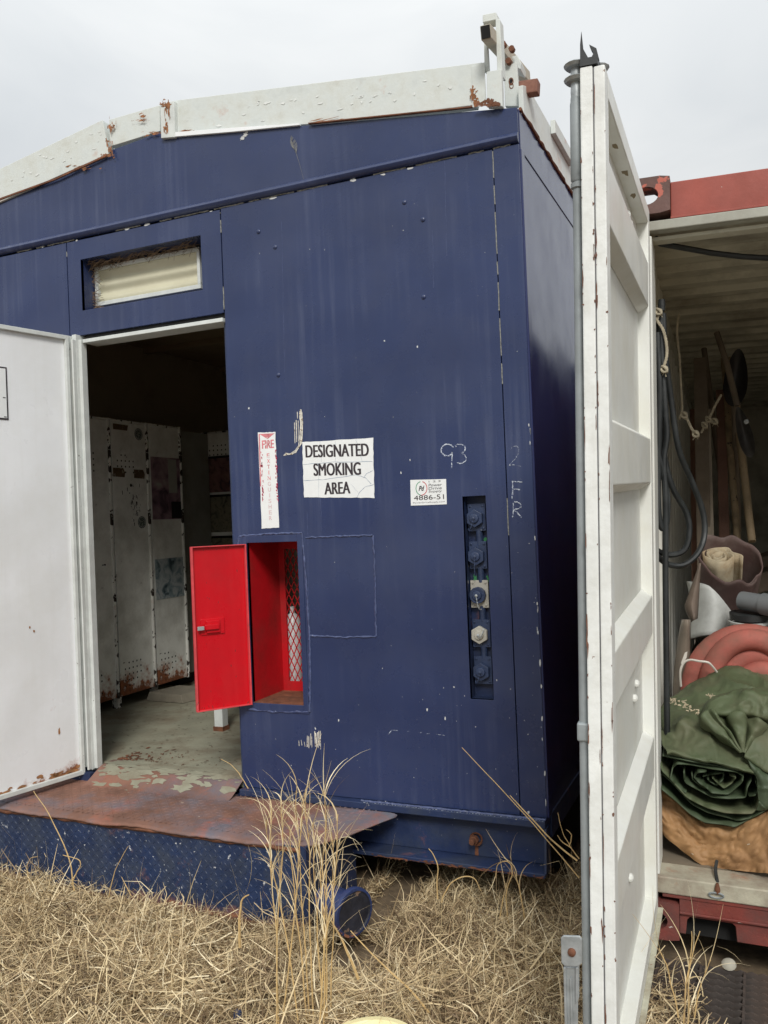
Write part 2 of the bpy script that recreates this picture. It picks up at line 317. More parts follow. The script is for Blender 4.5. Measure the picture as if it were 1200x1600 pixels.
# ================================================================== BLUE PORTABLE BUILDING
YF = 3.2; XR = -.785; XL = -4.25; YB = 10.2
bd = thing('portable_building', 'dark blue steel site building with open doorway and white roof beams', 'building', (-2.5, YF, 0))
def panel(name, x0, x1, z0, z1, holes=(), y=YF, th=.02, m=blue):
    b = MB(); X = sorted({x0, x1, *[h[0] for h in holes], *[h[1] for h in holes]}); Z = sorted({z0, z1, *[h[2] for h in holes], *[h[3] for h in holes]})
    id_ = {}
    for j, z in enumerate(Z):
        for i, x in enumerate(X):
            id_[i, j] = len(b.v); b.v.append((x, y, z))
    off = len(b.v); b.v += [(p[0], y+th, p[2]) for p in b.v]
    solid = {}
    for j in range(len(Z)-1):
        for i in range(len(X)-1):
            cx, cz = (X[i]+X[i+1])/2, (Z[j]+Z[j+1])/2
            solid[i, j] = not any(h[0] < cx < h[1] and h[2] < cz < h[3] for h in holes)
    for (i, j), s_ in solid.items():
        if not s_: continue
        a, c, d, e = id_[i, j], id_[i+1, j], id_[i+1, j+1], id_[i, j+1]
        b.f += [(a, c, d, e), (a+off, e+off, d+off, c+off)]
        for (di, dj, p, q) in ((-1,0,e,a), (1,0,c,d), (0,-1,a,c), (0,1,d,e)):
            if not solid.get((i+di, j+dj), False): b.f.append((q, p, p+off, q+off))
    return b.build(name, m, bd, bevel=.0015)
CAB = (-2.068, -1.814, .765, 1.464); CON_H = (-1.068, -.974, .828, 1.62)
VEN = (-2.944, -2.248, 2.603, 2.848)
panel('wall_panel', -2.135, -.890, .392, 2.948, [CAB, CON_H])
panel('wall_panel', -.886, XR, .392, 2.948)
panel('wall_panel', -3.025, -2.141, 2.486, 2.944, [VEN])
panel('wall_panel', XL, -3.030, .392, 2.944)
# near-black backing that paints the shade behind the seams and round the holes
b = MB(); b.box(-.93, XR-.012, 3.221, 3.27, .39, 2.95); b.box(-3.06, -2.99, 3.221, 3.26, .42, 2.95); b.box(XL, -2.96, 3.2215, 3.262, 2.87, 2.96); b.box(-2.96, -.94, 3.2215, 3.262, 2.90, 2.958)
b.box(-2.18, -2.137, 3.2215, 3.26, 2.46, 2.89)
b.build('dark_seam_backing', dark, bd, each=True)
# fascia with folded lower lip
top = [(XR, 3.085), (-2.342, 3.312), (-2.447, 3.352), (-2.742, 3.330), (-2.748, 3.305), (-3.45, 3.228), (XL, 3.115)]
b = MB(); b.prism([(XR, YF-.003, 2.99)] + [(x, YF-.003, z) for x, z in top] + [(XL, YF-.003, 2.99)], (0, .015, 0))
b.build('gable_fascia', blue, bd, bevel=.0015)
b = MB(); prof = [(YF-.004, 2.992), (YF-.016, 2.984), (YF-.020, 2.972), (YF-.014, 2.958), (YF-.005, 2.953), (YF+.01, 2.953), (YF+.01, 2.992)]
b.prism([(XL, y, z) for y, z in prof], (XR-XL, 0, 0)); b.build('fascia_lip', blue, bd, smooth=True)
# wobbly seam sealant (broken)
def wob(p, q, n, amp, ax=(0,0,1)):
    p, q, a = Vector(p), Vector(q), Vector(ax)
    return [p.lerp(q, i/n)+a*amp*noise.noise(Vector((i*.9, p.x*7, p.z*5))) for i in range(n+1)]
b = MB(); x = XL+.9
while x < -.85:
    l = random.uniform(.04, .22)
    if random.random() < .55: b.tube(wob((x, YF+.001, 2.951), (min(x+l, -.8), YF+.001, 2.951), 8, .004), .0035, 5)
    x += l+random.uniform(0, .05)
for x0, z0, z1 in ((-.888, .5, 2.94), (-3.027, 2.53, 2.9), (-2.138, 2.5, 2.93)):
    z = z0
    while z < z1:
        l = random.uniform(.03, .2)
        if random.random() < .45: b.tube(wob((x0, YF+.001, z), (x0, YF+.001, min(z+l, z1)), 6, .002, (1,0,0)), .0028, 5)
        z += l+.03
b.build('seam_sealant', caulk, bd, kind='stuff')
b = MB()
for _ in range(9):
    b.blot((random.uniform(-3.3, -1), YF-.0008, 2.947-random.uniform(0, .005)), random.uniform(.006, .02), random.uniform(.002, .006), n=9)
for px, py in ((383, 210), (290, 330), (378, 216)): p = W(px, py, YF-.0045); b.blot(p, .014, .009, n=14, rough=.6)
b.build('flaked_sealant', fleck, bd, kind='stuff')
# weld beads
def bead_path(pts, r=.0056, y=YF-.0005, name='weld_bead'):
    b = MB()
    for (xa, za), (xb, zb) in zip(pts[:-1], pts[1:]):
        L = math.hypot(xb-xa, zb-za); n = max(6, int(L/.012))
        P = [Vector((xa+(xb-xa)*i/n+random.gauss(0, .0011), y, za+(zb-za)*i/n+random.gauss(0, .0011))) for i in range(n+1)]
        b.tube(P, [r*random.uniform(.55, 1.25) for _ in P], 6)
    return b.build(name, bead, bd, smooth=True)
def wl(*pp): return [(W(*p).x, W(*p).z) for p in pp]
bead_path(wl((372, 860), (374, 838), (420, 834), (472, 833), (478, 900), (484, 1000), (485, 1060), (484, 1112), (430, 1112), (388, 1108)))
bead_path(wl((477, 840), (530, 838), (583, 836), (586, 900), (588, 994), (540, 996), (484, 993)), .0045)
# raised collar round the fire cabinet opening
b = MB(); o = CAB
for q in ((o[0]-.035, o[0], o[2]-.035, o[3]+.03), (o[1], o[1]+.024, o[2]-.035, o[3]+.03)): b.box(q[0], q[1], YF-.004, YF+.001, q[2], q[3])
b.box(o[0], o[1], YF-.004, YF+.001, o[3], o[3]+.03); b.box(o[0], o[1], YF-.004, YF+.001, o[2]-.035, o[2])
b.build('cabinet_collar', blue, bd, bevel=.0015)
# fire cabinet box
b = MB(); x0, x1, z0, z1 = CAB; y1 = 3.475
b.box(x0-.006, x0, YF+.002, y1, z0, z1); b.box(x1+.10, x1+.106, YF+.021, y1, z0, z1); b.box(x0-.006, x1+.106, YF+.021, y1, z1, z1+.006)
b.box(x1, x1+.1, YF+.0205, YF+.024, z0, z1)
b.box(x0, x0+.03, y1-.012, y1, z0, z1); b.box(x0+.03, x1+.1, y1-.012, y1, z1-.04, z1); b.box(x0+.03, x1+.1, y1-.012, y1, z0, z0+.045)
cabx = b.build('fire_cabinet', red_in, bd, bevel=.001)
b = MB(); b.box(x0-.006, x1+.106, YF+.001, y1, z0-.006, z0+.001); b.build('cabinet_floor', rust_m, cabx)
b = MB(); xa, xb, za, zb = x0+.03, x1+.1, z0+.045, z1-.04   # expanded metal: diamonds
px_, pz_ = .030, .062
for i in range(int((xb-xa)/px_)+2):
    for j in range(int((zb-za)/pz_)+1):
        cx, cz = xa+i*px_, za+(j+.5)*pz_
        for s1 in (-1, 1):
            for s2 in (-1, 1):
                p = Vector((cx+s1*px_/2, y1-.006, cz)); q = Vector((cx, y1-.006, cz+s2*pz_/2))
                if xa-.001 <= min(p.x, q.x) and max(p.x, q.x) <= xb+.001: b.bar(p, q, .004, .003, (0,1,0))
b.build('expanded_mesh', red_in, cabx, kind='stuff')
# fire cabinet door, swung out
H = Vector((-2.072, 3.192, 0)); E_ = Vector((-2.224, 3.0, 0)); du = (E_-H).normalized(); dn = Vector((-du.y, du.x, 0))
if dn.y > 0: dn = -dn     # faces the camera side
# visible inner face with folded rim
b = MB(); L = .245; za, zb = .762, 1.458; c = H+du*L/2
b.obox((c.x, c.y, (za+zb)/2), du*L/2, dn*.0015, (0,0,(zb-za)/2))
cd = b.build('cabinet_door', red_box, bd)
b = MB()
for s_ in (0, 1):
    p = H+du*(.004 if s_ == 0 else L-.004); b.obox((p.x+dn.x*.009, p.y+dn.y*.009, (za+zb)/2), du*.0035, dn*.009, (0,0,(zb-za)/2+.002))
for z in (za, zb): b.obox((c.x+dn.x*.009, c.y+dn.y*.009, z), du*(L/2-.008), dn*.009, (0,0,.002))
b.build('door_rim', red_edge, cd, bevel=.0008)
b = MB()
for zc in (.83, 1.11, 1.39): b.tube([(H.x+.001, H.y-.004, zc-.028), (H.x+.001, H.y-.004, zc+.028)], .0055, 8)
b.build('hinge', red_edge, cd, each=True)
b = MB()
for _ in range(36):
    t_ = random.random(); z_ = random.uniform(.78, 1.44)
    if random.random() < .5: z_ = random.choice([.772, 1.447])+random.gauss(0, .004)
    p = H+du*(.012+t_*(L-.024))+dn*.0019; b.blot((p.x, p.y, z_), random.uniform(.0006, .002), random.uniform(.001, .007), du, n=6, rough=.7)
b.build('scuffs', mat('dark_red_scuff', (.16,.03,.03), .7), cd, kind='stuff')
b = MB(); zc = 1.115; p = H+du*(L-.085)+dn*.004
b.obox((p.x, p.y, zc), du*.052, dn*.003, (0,0,.034)); b.obox((p.x+dn.x*.006, p.y+dn.y*.006, zc), du*.03, dn*.006, (0,0,.026))
b.obox((p.x+du.x*.008+dn.x*.016, p.y+du.y*.008+dn.y*.016, zc), du*.03, dn*.006, (0,0,.011)); b.build('latch', red_box, cd, bevel=.002)
b = MB(); p = H+du*(L-.028)+dn*.022; b.obox((p.x, p.y, zc-.002), du*.014, dn*.005, (0,0,.008)); b.build('latch_bolt', galv, cd, bevel=.001)
# connector recess
b = MB(); x0, x1, z0, z1 = CON_H; yb = 3.262
b.box(x0-.004, x0, YF+.002, yb, z0, z1); b.box(x1, x1+.004, YF+.002, yb, z0, z1); b.box(x0-.004, x1+.004, YF+.002, yb, z1, z1+.004)
b.box(x0-.004, x1+.004, YF+.002, yb, z0-.004, z0); b.box(x0-.004, x1+.004, yb, yb+.004, z0-.004, z1+.004)
rc = b.build('connector_recess', blue_dk, bd)
b = MB()
for px, py in ((758, 843), (742, 903), (763, 905)): p = W(px, py, yb-.001); b.blot(p, .008, .014, n=10, rough=.6)
b.build('green_overspray', mat('green_paint', (.05,.28,.10), .5, bump=0), rc, each=True)
def hexa(c, r, n, t, y0, rot=0): return [(c[0]+r*math.cos(rot+2*math.pi*k/n), y0, c[1]+r*math.sin(rot+2*math.pi*k/n)) for k in range(n)]
specs = [((-1.025, 1.537), blue_nut, blue_nut, 6), ((-1.026, 1.388), blue_nut, blue_nut, 6), ((-1.026, 1.235), stone_w, blue_nut, 12), ((-1.025, 1.080), blue_nut, stone_w, 6), ((-1.024, .935), blue_nut, blue_nut, 6)]
for i, ((cx, cz), mp_, mc_, nn) in enumerate(specs):
    b = MB(); b.box(cx-.036, cx+.036, yb-.024, yb-.016, cz-.054, cz+.054)
    for sx in (-1, 1):
        for sz in (-1, 1): b.lathe([(0, .005), (.003, .0045), (.004, .001)], (cx+sx*.026, yb-.024, cz+sz*.044), (0,-1,0), 8)
    pl = b.build('power_connector', mp_, bd, bevel=.0012)
    b = MB(); b.prism(hexa((cx-.004, cz-.004), .036 if nn == 6 else .033, nn, 0, yb-.026, .52), (0, -.018, 0)); b.lathe([(0, .02), (.008, .018), (.01, .002)], (cx-.004, yb-.044, cz-.004), (0,-1,0), 12)
    b.build('screw_cap', mc_, pl, bevel=.002)
    b = MB(); b.lathe([(0, .006), (.006, .006), (.008, .001)], (cx-.004, yb-.052, cz-.004), (0,-1,0), 8)
    tgt = [(-.022, -.038), (.0, -.075), (.02, -.05), (.025, .03), (-.018, -.03)][i]
    n = 14; P = [Vector((cx-.004+tgt[0]*t, yb-.056-.006*math.sin(t*3.1), cz-.006+tgt[1]*t-.018*math.sin(t*3.14))) for t in [k/n for k in range(n+1)]]
    for k in range(n): b.bar(P[k], P[k].lerp(P[k+1], .8), .0042 if k % 2 else .0022, .0022 if k % 2 else .0042, (0,1,0))
    b.build('cap_chain', galv if i in (2, 3) else blue_nut, pl)
b = MB()
for z in (1.455, 1.31, 1.158, 1.006): b.tube([(-1.02, yb-.012, z+.03), (-1.02, yb-.012, z-.03)], .014, 10)
b.build('conduit', blue_nut, bd, smooth=True, each=True)
# vent window
b = MB(); x0, x1, z0, z1 = VEN; y1 = 3.33
b.box(x0-.005, x0, YF+.002, y1, z0, z1); b.box(x1, x1+.005, YF+.0205, y1, z0, z1); b.box(x0-.005, x1+.005, YF+.0205, y1, z1, z1+.005); b.box(x0-.005, x1+.005, YF+.0205, y1, z0-.005, z0)
b.box(x0-.005, x1+.005, y1, y1+.01, z0-.005, z1+.005)
wn = b.build('window_recess', blue, bd)
b = MB(); a0, a1, c0, c1 = -2.938, -2.318, 2.640, 2.832; fy = 3.285
sk = .012
def fr(xa, xb, za, zb): b.box(xa, xb, fy, fy+.03, za, zb)
fr(a0, a1, c0, c0+.02); fr(a0, a1, c1-.018, c1); fr(a0, a0+.016, c0+.02, c1-.018); fr(a1-.016, a1, c0+.02, c1-.018)
b.build('window_frame', white_trim, wn, bevel=.002)
b = MB(); b.grid(lambda u, v: (a0+.016+u*(a1-a0-.032), fy+.018-.007*math.sin(v*math.pi*4.5+.4), c0+.02+v*(c1-c0-.038)), 2, 36); b.build('ribbed_pane', glass_m, wn, smooth=True)
# bird nest straw stuffed into the vent
b = MB()
for _ in range(210):
    t = random.random()**.7; px = 300-160*t; 
    c = Vector((-2.93+.60*random.random()**1.2, fy-.02+random.uniform(-.03, .03), 2.832+random.uniform(-.010, .014)))
    if random.random() < .25: c = Vector((-2.935+random.uniform(-.003, .02), fy-.02, random.uniform(2.62, 2.84)))
    a = random.gauss(0, .45)+.1; l = random.uniform(.03, .10); d = Vector((math.cos(a), random.uniform(-.3, .3), math.sin(a)))*l
    x_ = c+d*.5; x_.x = max(x_.x, -2.943)
    b.tube([c-d*.5 if (c-d*.5).x > -2.943 else c, c+Vector((0, -.004, .004)), x_], .0011, 3, False)
b.build('bird_nest', nest_m, label='thin brown straw bird nest tucked above the small vent window', cat='nest', kind='stuff')
# door frame
b = MB(); 
b.box(-2.99, -2.965, 3.172, 3.24, .405, 2.487); b.box(-2.965, -2.946, 3.186, 3.222, .41, 2.462); b.box(-2.998, -2.99, 3.15, 3.2, .42, 2.48)
b.box(-2.975, -2.9655, 3.150, 3.171, .41, 2.46)
b.build('door_jamb', white_trim, bd, bevel=.002)
b = MB(); b.box(-2.941, -2.142, 3.190, 3.29, 2.445, 2.463); b.build('door_lintel', white_trim, bd, bevel=.002, noisy=.002)
b = MB(); b.box(-2.941, -2.142, 3.212, 3.30, 2.4635, 2.5); b.build('lintel_gap', dark, bd)
b = MB(); b.box(-2.155, -2.137, 3.2215, 3.27, .42, 2.444); b.build('door_jamb', blue_dk, bd)
# entry door swung outwards
Hd = Vector((-3.0, 3.15, 0)); dd = Vector((-.19995, -.97979, 0)).normalized(); dnn = Vector((.97979, -.19995, 0)).normalized()
LD = .86; za, zb = .392, 2.478
b = MB(); c = Hd+dd*LD/2; b.obox((c.x-dnn.x*.02, c.y-dnn.y*.02, (za+zb)/2), dd*LD/2, dnn*.019, (0,0,(zb-za)/2))
ed = b.build('entry_door', white_door, bd, bevel=.003)
b = MB(); 
for t0, t1, z0, z1 in ((0, .018, za, zb), (LD-.018, LD, za, zb), (.018, LD-.018, zb-.02, zb), (.018, LD-.018, za, za+.02)):
    p = Hd+dd*(t0+t1)/2; b.obox((p.x+dnn.x*.008, p.y+dnn.y*.008, (z0+z1)/2), dd*(t1-t0)/2, dnn*.0085, (0,0,(z1-z0)/2))
b.build('door_flange', white_trim, ed, bevel=.002, each=True)
b = MB(); 
for k in range(24):
    p = Hd+dd*random.uniform(.02, .8)+dnn*.0012; b.blot((p.x, p.y, za+.018+random.random()**2*.03), random.uniform(.01, .04), random.uniform(.004, .014), dd, n=12, rough=.6)
for t, z in ((.25, 1.12), (.23, 1.10), (.12, .62)):
    p = Hd+dd*t+dnn*.0012; b.blot((p.x, p.y, z), .005, .006 if z > 1 else .018, dd, n=9)
b.build('rust_spots', mat('orange_rust', (.32,.15,.06), .9, var=.4, vs=40), ed, kind='stuff')
q = lambda t, z, o_: (Hd.x+dd.x*t+dnn.x*o_, Hd.y+dd.y*t+dnn.y*o_, z)
# small notice on the door: its right edge shows at the frame's left
def on_door(px, py):
    d = CF*FPX + CR*(px-600) - CU*(py-800); return CAM + d*((Hd-CAM).dot(dnn)/d.dot(dnn))
e1, e2 = on_door(10, 574), on_door(11, 656); t0 = (e1-Hd).dot(dd)
b = MB(); c = Hd+dd*(t0+.14); zc = (e1.z+e2.z)/2; hh = (e1.z-e2.z)/2
b.obox((c.x+dnn.x*.001, c.y+dnn.y*.001, zc), dd*.14, dnn*.001, (0,0,hh)); nb = b.build('door_notice', ink, ed)
b = MB(); b.obox((c.x+dnn.x*.0025, c.y+dnn.y*.0025, zc), dd*.133, dnn*.0008, (0,0,hh-.007)); b.build('notice_sheet', vinyl, nb)
b = MB(); 
for tt, zz in ((.010, -hh+.012), (.012, -.02)): b.bar(q(t0+tt, zc+zz, .0036), q(t0+tt+.012, zc+zz, .0036), .001, .004)
b.build('notice_print', ink, nb, each=True)
# side wall, back, roof, interior
b = MB(); b.box(XR-.02, XR-.0005, YF+.056, YB, .392, 2.931); b.build('side_wall', blue_side, bd)
b = MB(); b.box(XR-.02, XR+.008, YF+.004, YF+.055, .392, 2.93); b.build('corner_trim', blue_side, bd, bevel=.003)
b = MB(); b.box(XR-.02, XR+.003, YF+.013, YB, 2.932, 3.085); b.build('side_fascia', blue_side, bd, bevel=.002)
b = MB(); b.box(XR-.019, XR+.004, YF+.056, YB, .30, .39); b.build('side_sill', blue_dk, bd)
b = MB(); b.box(XL, XL+.02, YF+.021, YB, .392, 3.08); b.box(XL+.02, XR-.021, YB-.02, YB, .392, 3.08); b.build('rear_wall', blue, bd)
b = MB(); b.prism([(XR-.03, YF+.03, 3.03), (-2.45, YF+.03, 3.27), (-2.74, YF+.03, 3.27), (XL+.02, YF+.03, 3.05), (XL+.02, YF+.03, 3.0), (XR-.03, YF+.03, 3.0)], (0, YB-YF-.06, 0)); b.build('roof', galv_dull, bd)
b = MB(); b.box(XL+.02, -.95, YF+.263, 6.35, 2.90, 2.915); b.build('ceiling_panel', ceil_in, bd)
b = MB()
for y in (4.2, 5.2, 6.2): b.box(XL+.03, -1, y, y+.05, 2.86, 2.899)
b.build('ceiling_batten', ceil_in, bd, each=True)
b = MB(); b.box(XL+.021, XL+.04, YF+.263, 6.35, .42, 2.90); b.box(-.96, -.94, YF+.262, 6.35, .42, 2.9); b.box(XL+.04, -.96, 6.33, 6.35, .42, 2.9); b.build('interior_lining', inside_m, bd, each=True)
b = MB()
for x in (-3.9, -3.3, -2.7, -2.1, -1.5): b.box(x, x+.04, 6.315, 6.329, .42, 2.9)
b.box(XL+.04, -.96, 6.28, 6.314, 2.25, 2.33); b.build('wall_batten', inside_m, bd, each=True)
b = MB(); b.box(XL, -.93, YF+.0225, 6.36, .38, .42); fl = b.build('floor', floor_in, bd)
b = MB()
for _ in range(260):
    x, y = random.uniform(-3.6, -2.2), random.uniform(3.3, 4.6); b.blot((x, y, .4215), random.uniform(.002, .012), random.uniform(.002, .006), (1,0,0), (0,1,0), n=7, rough=.5)
b.build('floor_debris', wood_m, bd, kind='stuff')
# skid beam under the wall (channel on its side)
b = MB(); b.box(XL, -2.955, 3.165, 3.25, .362, .390); b.box(-2.134, XR+.0, 3.165, 3.25, .362, .390); b.box(XL, XR-.002, 3.225, 3.245, .205, .362); b.box(XL, XR, 3.135, 3.25, .188, .2045)
b.build('skid_beam', blue_dk, bd, bevel=.003)
b = MB(); b.prism([(XR-.004, 3.14, .205), (XR-.004, 3.224, .205), (XR-.004, 3.224, .362), (XR-.004, 3.166, .362)], (.008, 0, 0)); b.build('beam_end_plate', blue_dk, bd)
b = MB(); P = wob((-1.55, 3.178, .392), (XR, 3.178, .392), 60, .002); b.tube(P, [.0055*random.uniform(.7, 1.3) for _ in P], 6); b.build('weld_bead', bead, bd)
b = MB()
for i in range(60):
    x = -1.53+i*.0125; b.blot((x, 3.166, .3905+random.uniform(-.001, .001)+.0008), random.uniform(.003, .006), .0022, (1,0,0), (0,1,0), n=7)
b.build('worn_paint_dash', chalk, bd, kind='stuff')
b = MB()
for _ in range(70):
    b.blot((random.uniform(-1.5, XR-.01), 3.1345-random.random()*.0005, random.uniform(.189, .197)), random.uniform(.003, .02), random.uniform(.001, .004), n=8, rough=.7)
b.build('flange_rust', rust_m, bd, kind='stuff')
bx = W(739, 1312, 3.2)
b = MB(); b.lathe([(0, .017), (.012, .019), (.014, .028), (.018, .027)], (bx.x+.01, 3.224, bx.z), (0,-1,0), 12); b.prism([(bx.x+.006+.019*math.cos(k*math.pi/3), 3.206, bx.z+.019*math.sin(k*math.pi/3)) for k in range(6)], (0, -.022, 0)); b.tube([(bx.x+.006, 3.184, bx.z), (bx.x+.004, 3.166, bx.z)], .011, 10)
b.build('beam_bolt', rust_m, bd, smooth=False, bevel=.0015)
b = MB(); b.box(-3.9, -.83, 3.62, 3.66, .03, .187); b.build('shaded_skid_runner', dark, bd)  # near-black colour paints the shade in the cavity below the beam
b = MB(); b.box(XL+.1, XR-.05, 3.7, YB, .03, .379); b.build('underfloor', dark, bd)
# rivets and odd marks on the wall
b = MB()
for px, py in ((404, 362), (430, 386), (632, 316), (661, 343), (662, 464), (435, 586)):
    p = W(px, py); b.lathe([(0, .0105), (.003, .009), (.005, .005), (.006, .0005)], (p.x, YF, p.z), (0,-1,0), 12)
rv = b.build('rivet', blue, bd, smooth=True, each=True)
b = MB()
p = W(389, 638); b.blot((p.x, YF-.0008, p.z), .0045, .0045, n=10, rough=.1)
for _ in range(150):
    px, py = random.uniform(360, 845), random.uniform(240, 1270)
    if random.random() < .45: py = random.uniform(1060, 1255)
    if random.random() < .2: px = random.uniform(800, 850)
    p = W(px, py)
    if CAB[0]-.02 < p.x < CAB[1]+.02 and CAB[2] < p.z < CAB[3]: continue
    if CON_H[0] < p.x < CON_H[1] and CON_H[2] < p.z < CON_H[3]: continue
    if p.x > XR-.003 or p.x < -2.13 or -.893 < p.x < -.883: continue
    s_ = random.random()**3*.003+.0006; b.blot((p.x, YF-.0008, p.z), s_, s_*random.uniform(.5, 2.2), n=7, rough=.5)
for _ in range(16):
    p = Vector((XR-random.random()**2*.006-.001, YF-.0008, random.uniform(.4, 1.9))); b.blot(p, random.uniform(.001, .004), random.uniform(.002, .016), n=7)
b.build('paint_flecks', fleck, bd, kind='stuff')
b = MB()
for px, y0, y1 in ((742, 1322, 1340),):
    b.strip([W(px, y, 3.2) + Vector((0, .0235, 0)) for y in np.linspace(y0, y1, 6)], .012, (0,-1,0), .4)
b.build('rust_run', rust_m, bd)
# long thin runs
b = MB()
for px, y0, y1 in ((440, 345, 585), (480, 800, 1240), (502, 1160, 1240), (676, 360, 450), (695, 250, 400), (760, 100, 150), (500, 718, 830)):
    if y0 < 150: continue
    P = [W(px+random.uniform(-.6, .6)+(y-y0)*.02, y, YF-.0007) for y in np.linspace(y0, y1, 12)]; b.strip(P, .0016, (0,-1,0), .5)
b.build('pale_run', bead, bd, each=True)
# gouges
b = MB()
def gouge(pts, n, spread, wd):
    for i in range(n):
        o_ = (i/(max(1, n-1))-.5)*spread; P = [W(px+o_+random.uniform(-.6, .6), py+random.uniform(-3, 3), YF-.001-.0002*i) for px, py in pts]; b.strip(P, wd, (0,-1,0), .5)
gouge([(470, 641), (471, 660), (471, 680), (469, 695), (463, 704), (455, 708), (445, 709)], 4, 4, .0034)
gouge([(463, 658), (463, 672), (464, 690)], 3, 5, .003)
gouge([(466, 646), (467, 655)], 2, 4, .003)
b2 = b; b = MB()
gouge([(496, 1144), (497, 1168)], 5, 9, .0035); gouge([(484, 1148), (484, 1166)], 4, 7, .003); gouge([(471, 1159), (472, 1166)], 3, 8, .003)
b2.v, b2.f = b2.v+b.v, b2.f+[tuple(i+len(b2.v)-0 for i in f) for f in b.f] if False else b2.f
b2.build('scraped_paint', scrape, bd, kind='stuff'); b.build('scraped_paint', scrape, bd, kind='stuff')
b = MB(); P = [W(px, py, YF-.005) for px, py in ((455, 216), (458, 228), (463, 240), (468, 256), (475, 282))]
for k in range(26):
    t = k/25; a = P[0].lerp(P[2], t); wd = math.sin(t*3)*.015
    for s_ in (-1, 1):
        if random.random() < .8: b.strip([a, a+Vector((s_*wd*.6, 0, .008)), a+Vector((s_*wd, 0, .012))], .0012, (0,-1,0), .4)
b.strip(P, .0014, (0,-1,0), .5); b.build('feather_stain', mat('grey_stain', (.22,.22,.21), .8, bump=0), bd)
b = MB(); P = [W(x, 1140+(x-612)*.11+random.uniform(-.8, .8), YF-.0009) for x in range(612, 702, 6)]
for i in range(0, len(P)-1, 1):
    if random.random() < .7: b.strip([P[i], P[i].lerp(P[i+1], .8)], .0012, (0,-1,0))
b.strip([W(612, 1141, YF-.0009), W(606, 1148, YF-.0009)], .0022, (0,-1,0)); b.build('scratch', chalk, bd)
# chalk figures
def scrawl(strokes, wd=.004, name='chalk_mark', m=chalk, j=.6, y=YF-.001, reps=2):
    b = MB()
    for st in strokes:
        P = [W(px, py, y) for px, py in st]; Q = []
        for a, c in zip(P[:-1], P[1:]):
            n = max(2, int((c-a).length/.006)); Q += [a.lerp(c, i/n) for i in range(n)]
        Q.append(P[-1])
        for r_ in range(reps):
            R_ = [p+Vector((random.gauss(0, .0009)+.001*r_, -.0001*r_, random.gauss(0, .0009))) for p in Q]; b.strip(R_, wd, (0,-1,0), j)
    return b.build(name, m, bd)
arc = lambda cx, cy, rx, ry, a0, a1, n=12: [(cx+rx*math.cos(R(a0+(a1-a0)*i/n)), cy+ry*math.sin(R(a0+(a1-a0)*i/n))) for i in range(n+1)]
scrawl([arc(699, 703, 10, 9, -30, -330, 14)+[(706, 706), (706, 720), (705, 731)]], .0032)
scrawl([[(713, 698)]+arc(718, 701, 9, 7, -140, 75, 8)+arc(719, 716, 9, 8, -80, 125, 9)], .0026)
scrawl([[(798, 703), (801, 698), (807, 697), (811, 701), (810, 709), (804, 718), (796, 727)], [(796, 727), (802, 726), (814, 729)]], .0014, j=.9, reps=1)
scrawl([[(801, 752), (801, 766), (800, 779)], [(800, 752), (815, 753)], [(801, 764), (812, 765)]], .0026)
scrawl([[(802, 786), (802, 798), (801, 808)], arc(804, 790, 10, 6, -95, 90, 8)+[(803, 797), (808, 801), (815, 809)]], .0028)
# ---- signs
def quadsheet(c4, y, m, name, parent=bd, jag=.0015, n=10):
    c4 = [W(*p, y) for p in c4]; P = []
    for a, c in zip(c4, c4[1:]+c4[:1]):
        P += [a.lerp(c, i/n)+Vector((random.uniform(-jag, jag), 0, random.uniform(-jag, jag))) for i in range(n)]
    return MB().prism(P, (0, .0008, 0)).build(name, m, parent)
sg = quadsheet([(472, 691), (583, 684), (585, 778), (475, 777)], YF-.0018, vinyl, 'smoking_area_sign', jag=.0016, n=16)
b = MB(); yy = YF-.0024
for txt, (l, r, tp, bt) in (('DESIGNATED', (476.5, 577, 694, 714)), ('SMOKING', (489, 564.5, 724, 743)), ('AREA', (506, 548, 754, 772))):
    tl, tr, bl = W(l, tp+(1.6 if txt[0] == 'D' else .6), yy), W(r, tp-1.6, yy), W(l, bt+1, yy)
    u = (tr-tl).normalized(); c = (tl+W(r, bt-1.4, yy))/2; [b.text(txt, c+Vector((dx, -.00004*k_, 0)), (tr-tl).length-.008, (tl-bl).length, u, (0,0,1), 0) for k_, dx in enumerate((-.0022, -.0011, 0, .0011, .0022))]
b.build('sign_lettering', ink, sg)
b = MB(); yy = YF-.0022
for P in ([(473, 726), (520, 722), (582, 721)], [(474, 751), (510, 749), (556, 742), (570, 746), (580, 756)], [(524, 689), (524, 721)], [(497, 724), (498, 777)], [(583, 735), (573, 740), (568, 746)], [(584, 757), (570, 761), (561, 770), (558, 777)], [(556, 687), (566, 721)], [(548, 756), (560, 770)], [(500, 690), (502, 722)], [(540, 724), (541, 745)]):
    Q = [];
    for a, c in zip(P[:-1], P[1:]): Q += [W(a[0]+(c[0]-a[0])*i/6+random.uniform(-.4, .4), a[1]+(c[1]-a[1])*i/6+random.uniform(-.4, .4), yy) for i in range(6)]
    Q.append(W(*P[-1], yy)); b.strip(Q, .0018 if P[0][0] in (473, 474, 583, 584) else .0008, (0,-1,0), .5)
b.build('vinyl_crack', crack_m, sg)
fe = quadsheet([(403, 676), (430, 675), (436, 824), (409, 826)], YF-.0018, vinyl, 'extinguisher_sticker', jag=.0012, n=12)
b = MB(); yy = YF-.0023
[b.text('FIRE', W(418.5+dx, 694, yy-.00004*dx), .058, .036, (1,0,0), (0,0,1), .008) for dx in (-.45, 0, .45)]; b.build('sticker_title', pink, fe)
b = MB()
